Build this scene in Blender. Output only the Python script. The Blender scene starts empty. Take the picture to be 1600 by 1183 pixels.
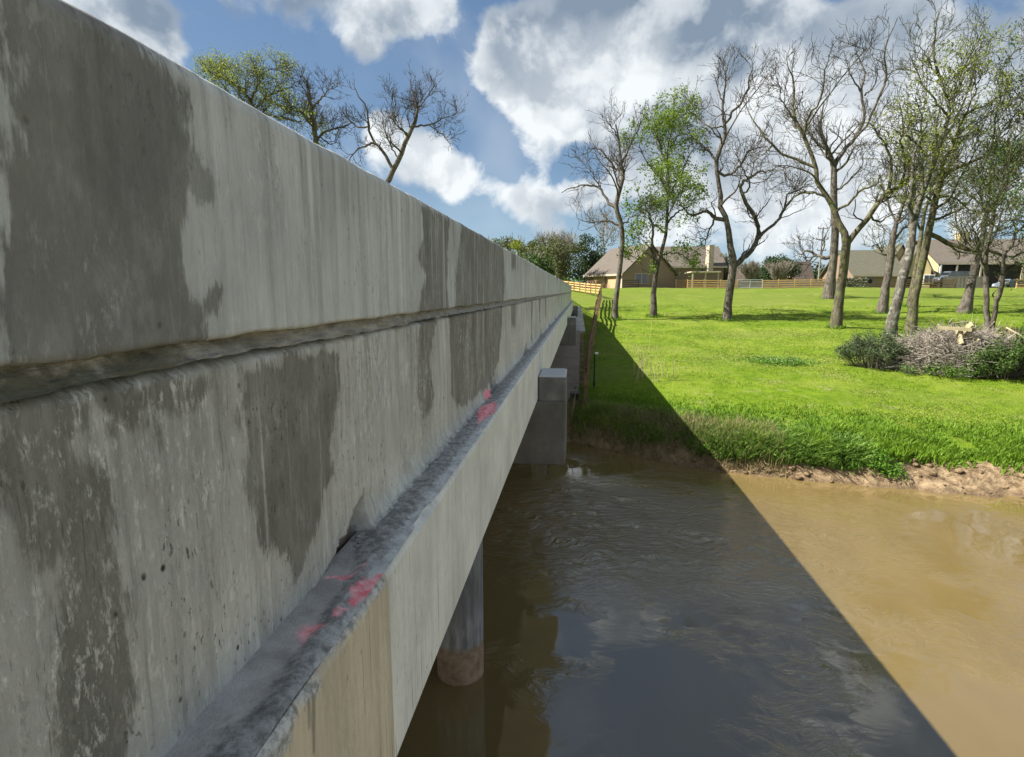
import bpy, math, random
import numpy as np
rng = np.random.default_rng(7)
random.seed(7)
R = math.radians
C = bpy.context.scene.collection
SC = bpy.context.scene

# ------------------------------------------------------------------ camera
F = 880.0; CH = 6.2
PIT = math.atan(137/880.); YAW = math.atan(107/math.hypot(880, 137))
cam_d = bpy.data.cameras.new('camera'); cam = bpy.data.objects.new('camera', cam_d); C.objects.link(cam)
cam_d.sensor_width = 36; cam_d.lens = F/1600*36; cam_d.clip_start = .05; cam_d.clip_end = 4000
cam.location = (0, 0, CH); cam.rotation_euler = (R(90)-PIT, 0, YAW)
SC.camera = cam

def ray(u, v):
    x, y = (u-800)/F, -(v-591.5)/F
    c, s = math.cos(PIT), math.sin(PIT)
    f, up = c+y*s, y*c-s
    cy, sy = math.cos(YAW), math.sin(YAW)
    return np.array([x*cy-f*sy, f*cy+x*sy, up])
def onX(u, v, X): r = ray(u, v); return r*(X/r[0])+np.array([0, 0, CH])
def onY(u, v, Y): r = ray(u, v); return r*(Y/r[1])+np.array([0, 0, CH])
def onZ(u, v, Z): r = ray(u, v); return r*((Z-CH)/r[2])+np.array([0, 0, CH])

# ------------------------------------------------------------------ sun, exposure
SUN_EL = R(48.0)
sdir = np.array([math.cos(YAW)*math.cos(SUN_EL), math.sin(YAW)*math.cos(SUN_EL), -math.sin(SUN_EL)])  # light travels
sl = bpy.data.lights.new('sun', 'SUN'); sun = bpy.data.objects.new('sun', sl); C.objects.link(sun)
sl.energy = 4.8; sl.angle = R(0.4); sl.color = (1.0, .94, .84)
from mathutils import Vector
sun.rotation_euler = Vector(sdir).to_track_quat('-Z', 'Y').to_euler()
SC.view_settings.view_transform = 'Standard'; SC.view_settings.look = 'None'
SC.view_settings.gamma = 1; SC.view_settings.use_curve_mapping = False
SC.view_settings.exposure = 1.35

# ------------------------------------------------------------------ node helpers
class NT:
    def __init__(s, tree): s.t = tree; s.n = tree.nodes; s.l = tree.links
    def put(s, sock, v):
        if v is None: return
        if isinstance(v, bpy.types.NodeSocket): s.l.new(v, sock)
        elif isinstance(v, (tuple, list)):
            v = tuple(v)
            if sock.type == 'RGBA' and len(v) == 3: v = v+(1,)
            sock.default_value = v
        else: sock.default_value = v
    def m(s, op, a, b=None, c=None, clamp=False):
        n = s.n.new('ShaderNodeMath'); n.operation = op; n.use_clamp = clamp
        for i, v in enumerate((a, b, c)): s.put(n.inputs[i], v)
        return n.outputs[0]
    def vm(s, op, a, b=None):
        n = s.n.new('ShaderNodeVectorMath'); n.operation = op
        s.put(n.inputs[0], a)
        if op == 'SCALE': s.put(n.inputs[3], b)
        else: s.put(n.inputs[1], b)
        return n.outputs['Value'] if op in ('DISTANCE', 'LENGTH', 'DOT_PRODUCT') else n.outputs[0]
    def noise(s, vec, scale, detail=3, rough=.55, dist=0):
        n = s.n.new('ShaderNodeTexNoise'); s.put(n.inputs['Vector'], vec)
        n.inputs['Scale'].default_value = scale; n.inputs['Detail'].default_value = detail
        n.inputs['Roughness'].default_value = rough; n.inputs['Distortion'].default_value = dist
        return n.outputs[0]
    def voro(s, vec, scale, feat='F1'):
        n = s.n.new('ShaderNodeTexVoronoi'); n.feature = feat; s.put(n.inputs['Vector'], vec)
        n.inputs['Scale'].default_value = scale; return n
    def rng(s, v, a, b, c=0., d=1., smooth=True):
        n = s.n.new('ShaderNodeMapRange'); n.interpolation_type = 'SMOOTHSTEP' if smooth else 'LINEAR'
        s.put(n.inputs[0], v)
        for i, q in enumerate((a, b, c, d)): s.put(n.inputs[i+1], q)
        return n.outputs[0]
    def mix(s, f, a, b, mode='MIX'):
        n = s.n.new('ShaderNodeMix'); n.data_type = 'RGBA'; n.blend_type = mode
        s.put(n.inputs[0], f); s.put(n.inputs[6], a); s.put(n.inputs[7], b)
        return n.outputs[2]
    def scale(s, vec, v):
        n = s.n.new('ShaderNodeMapping'); s.put(n.inputs[0], vec); n.inputs['Scale'].default_value = v
        return n.outputs[0]
    def attr(s, name):
        n = s.n.new('ShaderNodeAttribute'); n.attribute_name = name; return n.outputs['Fac']
    def bump(s, h, strength=.5, dist=.01, nrm=None):
        n = s.n.new('ShaderNodeBump'); s.put(n.inputs['Height'], h); n.inputs['Strength'].default_value = strength
        n.inputs['Distance'].default_value = dist; s.put(n.inputs['Normal'], nrm); return n.outputs[0]
    def pos(s): return s.n.new('ShaderNodeNewGeometry').outputs['Position']
    def obj(s): return s.n.new('ShaderNodeTexCoord').outputs['Object']
def mat(name):
    m = bpy.data.materials.new(name); m.use_nodes = True
    t = NT(m.node_tree); b = m.node_tree.nodes['Principled BSDF']
    b.inputs['Roughness'].default_value = .85
    b.inputs['Specular IOR Level'].default_value = .3
    return m, t, b

# ------------------------------------------------------------------ world: daylight sky with cumulus
w = bpy.data.worlds.new('World'); SC.world = w; w.use_nodes = True
t = NT(w.node_tree); bg = w.node_tree.nodes['Background']
sky = t.n.new('ShaderNodeTexSky'); sky.sky_type = 'NISHITA'; sky.sun_disc = False
sky.sun_elevation = SUN_EL
to_sun = -sdir
sky.sun_rotation = math.atan2(to_sun[0], to_sun[1])
sky.air_density = 1.0; sky.dust_density = .6; sky.ozone_density = 1.5
d = t.n.new('ShaderNodeTexCoord').outputs['Generated']
def warp(vec, off=None):
    n = t.n.new('ShaderNodeTexNoise'); n.inputs['Scale'].default_value = 5.5; n.inputs['Detail'].default_value = 4
    n.inputs['Roughness'].default_value = .55
    t.put(n.inputs['Vector'], vec)
    a = t.vm('SUBTRACT', n.outputs['Color'], (.5, .5, .5))
    return t.vm('ADD', vec, t.vm('SCALE', a, .13))
BL = [ # px, py, radius px, amount (in the photo's directions)
 (790,70,75,1),(830,110,95,1),(870,60,130,1),(960,50,150,1),(880,180,85,1),(820,235,45,.7),(1010,70,110,.9),(1090,40,120,1),
 (1180,80,170,1),(1300,120,190,1),(1450,60,200,1),(1580,120,180,1),(1180,230,110,.9),(1280,230,120,.8),(1450,250,170,.9),
 (960,220,65,1),(1000,235,75,1),(1060,190,60,.8),(1080,250,100,1),(925,310,62,1),(1040,330,110,1),(1180,350,110,.9),(1330,350,110,.85),(1550,340,130,.9),
 (600,190,50,.9),(590,240,50,.8),(660,250,75,1),(715,285,62,.9),(790,310,50,.9),(850,320,70,1),
 (200,20,110,.9),(120,60,150,.9),(330,10,80,.95),(450,12,85,1),(560,12,85,1),(230,90,100,.95),(660,8,80,.8),(420,150,45,.35),(690,90,70,.35)]
# clouds higher up, seen mirrored in the creek (photo px of the mirror image, radius, amount)
MIR = [(975,950,85,1.7),(930,860,100,1.5),(1075,790,65,1.5),(1010,820,90,1.3),(1160,880,110,.75),(900,760,60,.9),(1350,1110,150,.8),(900,1010,50,.5),(1250,960,80,.5),(1480,960,120,.8),(1560,860,120,.9),(880,720,40,1.)]
def density(vec):
    wv = warp(vec)
    tot = None
    for (u, v, r, a, sg) in [q+(1,) for q in BL]+[q+(-1,) for q in MIR]:
        c = ray(u, v)*np.array([1, 1, sg]); c /= np.linalg.norm(c)
        c2 = ray(u+r, v)*np.array([1, 1, sg]); c2 /= np.linalg.norm(c2)
        rad = float(np.linalg.norm(c-c2))*1.22
        dd = t.vm('DISTANCE', wv, tuple(float(q) for q in c))
        f = t.rng(dd, 0., rad, a*1.0, 0.)
        tot = f if tot is None else t.m('MAXIMUM', tot, f) if False else t.m('ADD', tot, f)
    return tot
D1 = t.m('MINIMUM', density(d), 1.9)
sz = t.n.new('ShaderNodeSeparateXYZ'); t.put(sz.inputs[0], d)
# outside the photographed part: same kind of broken cumulus
fwd = ray(900, 60); fwd /= np.linalg.norm(fwd)
inn = t.rng(t.vm('DOT_PRODUCT', d, tuple(float(q) for q in fwd)), .64, .78)
rest = t.m('MULTIPLY', t.rng(t.noise(t.scale(d, (1, 1, 2.0)), 2.3, 3, .5), .36, .56, 0., 1.4), t.m('SUBTRACT', 1.0, inn))
D1 = t.m('ADD', D1, rest)
nz = t.noise(d, 10, 9, .62, .3); nzb = t.noise(d, 4.2, 3, .5, .2)
dens = t.m('ADD', t.m('ADD', D1, t.m('MULTIPLY', t.m('SUBTRACT', nz, .5), 1.9)), t.m('MULTIPLY', t.m('SUBTRACT', nzb, .5), 1.3))
mask = t.m('MAXIMUM', t.rng(dens, .40, .92), t.rng(nzb, .42, .70, 0, .22))
# shade: compare cloud noise here and a step towards the sun
off = to_sun*np.array([1, 1, .6]); off = off/np.linalg.norm(off)*.035 + np.array([0, 0, .03])
d2 = t.vm('ADD', d, tuple(float(q) for q in off))
nz2 = t.noise(d2, 9, 5, .55, .25); nz1 = t.noise(d, 9, 5, .55, .25)
rel = t.rng(t.m('SUBTRACT', nz1, nz2), -.10, .13)
off3 = off*2.6
nz3 = t.noise(t.vm('ADD', d, tuple(float(q) for q in off3)), 4.2, 3, .5, .2)
rel2 = t.rng(t.m('SUBTRACT', nzb, nz3), -.14, .16)
rel = t.m('ADD', t.m('MULTIPLY', rel, .55), t.m('MULTIPLY', rel2, .55))
thick = t.rng(dens, .6, 2.3)
big = t.noise(d, 4.0, 3, .5)
lit = t.m('ADD', t.m('MULTIPLY', rel, .85), t.m('MULTIPLY', t.m('SUBTRACT', 1.0, thick), .50))
lit = t.m('ADD', lit, t.m('MULTIPLY', t.m('SUBTRACT', big, .5), .9))
low = t.rng(sz.outputs[2], .02, .40, .05, -.27)
lit = t.m('ADD', lit, low, clamp=True)
ccol = t.mix(t.rng(lit, .05, 1., 0., 1., False), (.098, .127, .165), (.375, .392, .40))
skyc = t.vm('SCALE', sky.outputs[0], .046)
skyc = t.mix(.38, skyc, (.052, .104, .185))
hz = t.rng(sz.outputs[2], .0, .22, .55, 0.)
skyc = t.mix(hz, skyc, (.17, .26, .34))
fin = t.mix(t.m('MULTIPLY', mask, .97), skyc, ccol)
below = t.rng(sz.outputs[2], -.06, -.01, 1., 0.)
fin = t.mix(below, fin, (.08, .09, .06))
t.put(bg.inputs[0], t.vm('SCALE', fin, 10.0)); bg.inputs[1].default_value = .10
try:
    w.cycles.sampling_method = 'MANUAL'; w.cycles.sample_map_resolution = 512
except Exception: pass

# ------------------------------------------------------------------ mesh helpers
def mk(name, V, faces, m=None, parent=None, smooth=True, attrs=None, loc=None):
    """faces: list of int arrays (n,k)"""
    V = np.asarray(V, dtype=np.float32)
    if not isinstance(faces, list): faces = [faces]
    faces = [np.asarray(f, dtype=np.int32) for f in faces if len(f)]
    me = bpy.data.meshes.new(name)
    me.vertices.add(len(V)); me.vertices.foreach_set('co', V.ravel())
    idx = np.concatenate([f.ravel() for f in faces])
    tot = np.concatenate([np.full(len(f), f.shape[1], np.int32) for f in faces])
    me.loops.add(len(idx)); me.loops.foreach_set('vertex_index', idx)
    me.polygons.add(len(tot))
    me.polygons.foreach_set('loop_start', np.concatenate([[0], np.cumsum(tot)[:-1]]).astype(np.int32))
    me.polygons.foreach_set('loop_total', tot)
    me.update(calc_edges=True)
    me.polygons.foreach_set('use_smooth', np.full(len(tot), smooth))
    if attrs:
        for k, a in attrs.items():
            at = me.attributes.new(k, 'FLOAT', 'POINT'); at.data.foreach_set('value', np.asarray(a, np.float32))
    if m: me.materials.append(m)
    o = bpy.data.objects.new(name, me); C.objects.link(o)
    if parent: 
        o.parent = parent
        o.matrix_parent_inverse = parent.matrix_world.inverted() if False else o.matrix_parent_inverse
    return o
def empty(name, loc, label, cat, group=None, rz=0):
    o = bpy.data.objects.new(name, None); C.objects.link(o); o.location = [float(q) for q in loc]
    o.rotation_euler = (0, 0, rz); o.empty_display_size = .2
    o['label'] = label; o['category'] = cat
    if group: o['group'] = group
    return o
def tag(o, label=None, cat=None, group=None, kind=None):
    if label: o['label'] = label
    if cat: o['category'] = cat
    if group: o['group'] = group
    if kind: o['kind'] = kind
    return o
class MB:
    def __init__(s): s.v = []; s.q = []; s.t = []; s.n = 0
    def add(s, V, Q=None, T=None):
        V = np.asarray(V, float)
        s.v.append(V)
        if Q is not None and len(Q): s.q.append(np.asarray(Q)+s.n)
        if T is not None and len(T): s.t.append(np.asarray(T)+s.n)
        s.n += len(V); return s
    def box(s, lo, hi, rz=0, c=None, bev=0.):
        x0, y0, z0 = lo; x1, y1, z1 = hi
        if bev <= 0:
            V = np.array([(x0,y0,z0),(x1,y0,z0),(x1,y1,z0),(x0,y1,z0),(x0,y0,z1),(x1,y0,z1),(x1,y1,z1),(x0,y1,z1)], float)
            Q = [(0,3,2,1),(4,5,6,7),(0,1,5,4),(1,2,6,5),(2,3,7,6),(3,0,4,7)]; T = []
        else:
            V = []; b = bev
            for z, ins in ((z0, b), (z0+b, 0), (z1-b, 0), (z1, b)):
                for (xx, yy, ax) in ((x0,y0,0),(x1,y0,0),(x1,y1,0),(x0,y1,0)):
                    sx = 1 if xx == x0 else -1; sy = 1 if yy == y0 else -1
                    V.append((xx+sx*(ins+b), yy+sy*ins, z)); V.append((xx+sx*ins, yy+sy*(ins+b), z))
            V = np.array(V, float)
            o = [1,0,2,3,5,4,6,7]
            order = [1, 0, 2, 3, 5, 4, 6, 7]
            # ring order: corner0 (y-side first)
            order = [0, 2, 3, 5, 4, 6, 7, 1]
            Q = []; 
            for l in range(3):
                for i in range(8):
                    a, c2 = order[i], order[(i+1) % 8]
                    Q.append((l*8+a, l*8+c2, l*8+8+c2, l*8+8+a))
            T = []
            cb = len(V); V = np.vstack([V, [((x0+x1)/2, (y0+y1)/2, z0), ((x0+x1)/2, (y0+y1)/2, z1)]])
            for i in range(8):
                a, c2 = order[i], order[(i+1) % 8]
                T.append((c2, a, cb)); T.append((24+a, 24+c2, cb+1))
        if rz:
            cx, cy = (c if c else ((x0+x1)/2, (y0+y1)/2))
            cs, sn = math.cos(rz), math.sin(rz); X = V[:, 0]-cx; Y = V[:, 1]-cy
            V[:, 0] = cx+X*cs-Y*sn; V[:, 1] = cy+X*sn+Y*cs
        return s.add(V, Q, T)
    def poly(s, pts):
        pts = np.asarray(pts, float); k = len(pts)
        if k == 4: return s.add(pts, [(0,1,2,3)])
        return s.add(pts, None, [(0, i, i+1) for i in range(1, k-1)])
    def build(s, name, m=None, parent=None, smooth=False, attrs=None):
        V = np.vstack(s.v); f = []
        if s.q: f.append(np.vstack(s.q))
        if s.t: f.append(np.vstack(s.t))
        return mk(name, V, f, m, parent, smooth, attrs)
def tubes(P, Rd, k=4, cap=False):
    """P (N,M,3), Rd (N,M) -> V, Q"""
    P = np.asarray(P, float); N, M, _ = P.shape
    T = np.gradient(P, axis=1); T /= np.linalg.norm(T, axis=2, keepdims=True)+1e-9
    ref = np.where(np.abs(T[..., 2:3]) > .9, np.array([1., 0, 0]), np.array([0, 0, 1.]))
    ref = np.broadcast_to(ref[:, :1], T.shape)
    A = np.cross(T, ref); A /= np.linalg.norm(A, axis=2, keepdims=True)+1e-9
    B = np.cross(T, A)
    th = np.arange(k)*2*np.pi/k
    V = P[:, :, None, :]+Rd[:, :, None, None]*(A[:, :, None, :]*np.cos(th)[None, None, :, None]+B[:, :, None, :]*np.sin(th)[None, None, :, None])
    base = (np.arange(N)[:, None, None]*M+np.arange(M-1)[None, :, None])*k
    i = np.arange(k)[None, None, :]; j = (i+1) % k
    Q = np.stack([base+i, base+k+i, base+k+j, base+j], -1).reshape(-1, 4)
    return V.reshape(-1, 3), Q
def tube1(pts, rad, k=8):
    return tubes(np.asarray(pts, float)[None], np.asarray(rad, float)[None], k)

def vnoise(x, y, s, seed=0):
    """value noise 2D"""
    r = np.random.default_rng(seed); G = r.random((257, 257))
    X = np.asarray(x)*s; Y = np.asarray(y)*s
    xi = np.floor(X).astype(int); yi = np.floor(Y).astype(int); fx = X-xi; fy = Y-yi
    fx = fx*fx*(3-2*fx); fy = fy*fy*(3-2*fy)
    a = G[xi % 256, yi % 256]; b = G[(xi+1) % 256, yi % 256]; c = G[xi % 256, (yi+1) % 256]; dd = G[(xi+1) % 256, (yi+1) % 256]
    return (a*(1-fx)+b*fx)*(1-fy)+(c*(1-fx)+dd*fx)*fy
def fbm(x, y, s, o=4, seed=0):
    t_ = 0; a = 1; n = 0
    for i in range(o): t_ = t_+a*vnoise(x, y, s*2**i, seed+i*11); n += a; a *= .5
    return t_/n-.5
def sdf_poly(px, py, poly):
    poly = np.asarray(poly, float); d_ = np.full(px.shape, 1e9); ins = np.zeros(px.shape, bool)
    n = len(poly)
    for i in range(n):
        a = poly[i]; b = poly[(i+1) % n]; e = b-a
        wx, wy = px-a[0], py-a[1]
        tt = np.clip((wx*e[0]+wy*e[1])/(e@e+1e-12), 0, 1)
        d_ = np.minimum(d_, np.hypot(wx-tt*e[0], wy-tt*e[1]))
        c1 = (a[1] <= py) & (b[1] > py); c2 = (b[1] <= py) & (a[1] > py)
        cr = e[0]*wy-e[1]*wx
        ins ^= (c1 & (cr > 0)) | (c2 & (cr < 0))
    return np.where(ins, -d_, d_)

# ------------------------------------------------------------------ terrain
def bank_y(x):
    xp = [-200, -30, -12, -.3, 1.4, 5, 10, 13.3, 20, 40, 200]; yp = [40, 27, 24.6, 22.9, 21.7, 19.5, 18.45, 17.9, 17.2, 18, 30]
    return np.interp(x, xp, yp)
def height(x, y, rough=True):
    x = np.asarray(x, float); y = np.asarray(y, float)
    by = bank_y(x); dd = y-by
    prof_d = [-6, -2, -.35, 0, .25, .55, 1.3, 2.5, 4]; prof_h = [-1.6, -.9, -.25, .0, .45, .75, .98, 1.22, 1.36]
    # to the right the bank is lower, with a mud shelf
    mud = np.clip((x-9.0)/3.0, 0, 1)
    h1 = np.interp(dd, prof_d, prof_h)
    h2 = np.interp(dd, prof_d, [-1.6, -.9, -.25, .0, .07, .16, .62, 1.08, 1.3])
    h = h1*(1-mud)+h2*mud
    lawn = 1.36+.083*(np.minimum(y, 84)-(by+3.2))*(np.minimum(84., y) > by+3.2)
    lawn = np.where(dd > 4, 1.36+.0815*(np.minimum(y, 84.)-21.0)*1.0, h)
    bl = np.clip((dd-2.5)/6, 0, 1); bl = bl*bl*(3-2*bl)
    L = 1.36+.0825*(np.minimum(y, 84.)-21.0)
    hi_ = h*(1-bl)+L*bl
    # road embankment beyond the far abutment
    emb = 5.25-np.clip(x+.9, 0, 50)*.62-np.clip(-13.5-x, 0, 50)*.4
    emb = emb-np.clip(46-y, 0, 60)*.25
    k = np.clip((y-44.0)/5, 0, 1)
    hi_ = np.where(emb > hi_, hi_+(emb-hi_)*k, hi_)
    # near shore behind the camera
    dn = -7.5-y
    near = np.interp(dn, [-8, -2, -.3, 0, .6, 2, 8, 40], [-1.6, -.9, -.25, 0, .8, 1.5, 3.4, 5.5])
    hi_ = np.where(y < 5, near, hi_)
    if rough:
        land = np.clip(hi_*2, 0, 1)
        hi_ = hi_+land*(fbm(x, y, .11, 3, 3)*.42*np.clip((dd-2)/10, 0, 1)+fbm(x, y, .9, 3, 9)*.07)
        edge = np.exp(-((dd-.5)/.9)**2)
        hi_ = hi_+edge*(fbm(x, y, 1.6, 4, 21)*.55+fbm(x, y, 6, 2, 5)*.12)
    return hi_
def H1(x, y): return float(height(np.array([x]), np.array([y]))[0])
def terr(u, v, y0=18, y1=90):
    for Y in np.arange(y0, y1, .1):
        P = onY(u, v, Y)
        if P[2] <= H1(P[0], P[1]): return np.array([P[0], P[1], H1(P[0], P[1])])
    return onY(u, v, y1)

def grid(xs, ys):
    X, Y = np.meshgrid(xs, ys); nx, ny = len(xs), len(ys)
    i = np.arange(nx-1)[None, :]; j = np.arange(ny-1)[:, None]; a = j*nx+i
    return X, Y, np.stack([a, a+1, a+1+nx, a+nx], -1).reshape(-1, 4)
xs = np.concatenate([np.linspace(-1500, -120, 12), np.linspace(-100, -15, 40), np.arange(-14, 30, .16), np.linspace(30.2, 62, 90), np.linspace(66, 150, 30), np.linspace(200, 1500, 10)])
ys = np.concatenate([np.linspace(-1500, -100, 8), np.linspace(-80, 12, 50), np.arange(12.5, 28, .12), np.arange(28, 52, .28), np.arange(52.5, 92, .7), np.linspace(94, 200, 30), np.linspace(260, 2500, 10)])
X, Y, Q = grid(xs, ys)
Z = height(X, Y)
BY = bank_y(X); DD = Y-BY
# push the bank face in and out sideways so that it is lumpy earth
dirt = np.exp(-(np.clip(DD-.35, 0, 9)/.42)**2)*(DD > -8)
mudr = np.clip((X-7.0)/3, 0, 1)*np.exp(-(np.clip(DD-.8, 0, 9)/.75)**2)
dirt = np.clip(np.maximum(dirt, mudr), 0, 1)*(Y > 5)
under = ((X < .25) & (X > -12.5) & (DD < 22) & (Y > 5)).astype(float)
dirt = np.maximum(dirt, under*.85); dirt = np.maximum(dirt, ((Y > -16) & (Y < 5)).astype(float))
gm, t, b = mat('lawn_grass')
p = t.pos()
n1 = t.noise(p, .35, 4, .6); n2 = t.noise(p, 2.2, 4, .65); n3 = t.noise(p, 16, 3, .7); n0 = t.noise(t.scale(p, (.6, 1.4, 1)), .12, 3, .5)
g = t.mix(t.rng(n2, .3, .7), (.080, .146, .006), (.146, .222, .014))
g = t.mix(t.rng(n1, .42, .70), g, (.190, .245, .030))
g = t.mix(t.m('MULTIPLY', t.rng(n0, .50, .66), .6), g, (.17, .20, .045))
sp = t.n.new('ShaderNodeSeparateXYZ'); t.put(sp.inputs[0], p)
g = t.mix(t.rng(sp.outputs[1], 47, 72, 0, .62), g, (.115, .150, .026))
g = t.mix(t.rng(n3, .62, .78, 0, .55), g, (.19, .20, .06))
g = t.mix(t.m('MULTIPLY', t.rng(t.noise(p, .8, 5, .7), .57, .70), .55), g, (.26, .25, .11))
g = t.mix(t.rng(n3, .40, .25, 0, .6), g, (.022, .060, .006))
dn_ = t.noise(p, 3.5, 5, .7)
dcol = t.mix(t.rng(dn_, .3, .7), (.11, .075, .042), (.40, .295, .18))
dcol = t.mix(t.rng(t.noise(p, 11, 4, .7), .55, .7, 0, .7), dcol, (.05, .032, .018))
wet = t.rng(sp.outputs[2], .02, .16, .45, 0)
dcol = t.mix(wet, dcol, (.10, .066, .04))
da = t.m('ADD', t.attr('dirt'), t.m('MULTIPLY', t.m('SUBTRACT', t.noise(p, 4, 4, .6), .5), .9))
col = t.mix(t.rng(da, .38, .6), g, dcol)
t.put(b.inputs['Base Color'], col)
t.put(b.inputs['Normal'], t.bump(t.m('ADD', n3, t.m('MULTIPLY', t.noise(p, 45, 3, .7), .5)), 1.0, .06))
b.inputs['Roughness'].default_value = .9; b.inputs['Specular IOR Level'].default_value = .1
ter = mk('ground', np.stack([X, Y, Z], -1).reshape(-1, 3), Q, gm, attrs={'dirt': dirt.ravel()})
ter['kind'] = 'structure'

# ------------------------------------------------------------------ water
wm, t, b = mat('creek_water')
p = t.pos()
murk = t.mix(t.rng(t.noise(t.scale(p, (1, .5, 1)), .5, 4, .6), .35, .65), (.142, .102, .038), (.160, .116, .046))
t.put(b.inputs['Base Color'], murk)
b.inputs['Roughness'].default_value = .02; b.inputs['IOR'].default_value = 1.7; b.inputs['Specular IOR Level'].default_value = 1.0
pw = t.vm('ADD', p, t.vm('SCALE', t.vm('SUBTRACT', (lambda n: (t.put(n.inputs['Vector'], p), n.inputs['Scale'].__setattr__('default_value', .8), n.outputs['Color'])[2])(t.n.new('ShaderNodeTexNoise')), (.5, .5, .5)), 1.2))
rot = t.n.new('ShaderNodeMapping'); t.put(rot.inputs[0], pw); rot.inputs['Rotation'].default_value = (0, 0, R(-28)); rot.inputs['Scale'].default_value = (1, 2.6, 1)
fine = t.noise(rot.outputs[0], 2.6, 4, .6, .8)
vfine = t.noise(rot.outputs[0], 9, 2, .5, .4)
slow = t.noise(p, .55, 2, .5)
# turbulence downstream of the pier, calm elsewhere
td = t.vm('DISTANCE', t.scale(p, (.55, .9, 1)), (1.6*.55+.1, 14.6*.9, 0))
turb = t.rng(td, 1.0, 4.2, 1.0, .0)
patch = t.rng(t.noise(p, .45, 3, .5), .48, .64, .0, 1.)
turb2 = t.m('MAXIMUM', turb, t.m('MULTIPLY', patch, .35))
hgt = t.m('ADD', t.m('MULTIPLY', slow, .016), t.m('MULTIPLY', t.m('MULTIPLY', fine, turb2), .085))
hgt = t.m('ADD', hgt, t.m('MULTIPLY', t.m('MULTIPLY', vfine, turb), .012))
hgt = t.m('ADD', hgt, t.m('MULTIPLY', fine, .0010))
t.put(b.inputs['Normal'], t.bump(hgt, 1.0, 1.0))
wx = np.linspace(-300, 300, 61); wy = np.linspace(-9, 45, 30)
X, Y, Q = grid(wx, wy)
wat = mk('creek_water', np.stack([X, Y, np.zeros_like(X)], -1).reshape(-1, 3), Q, wm); wat['kind'] = 'structure'

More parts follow.
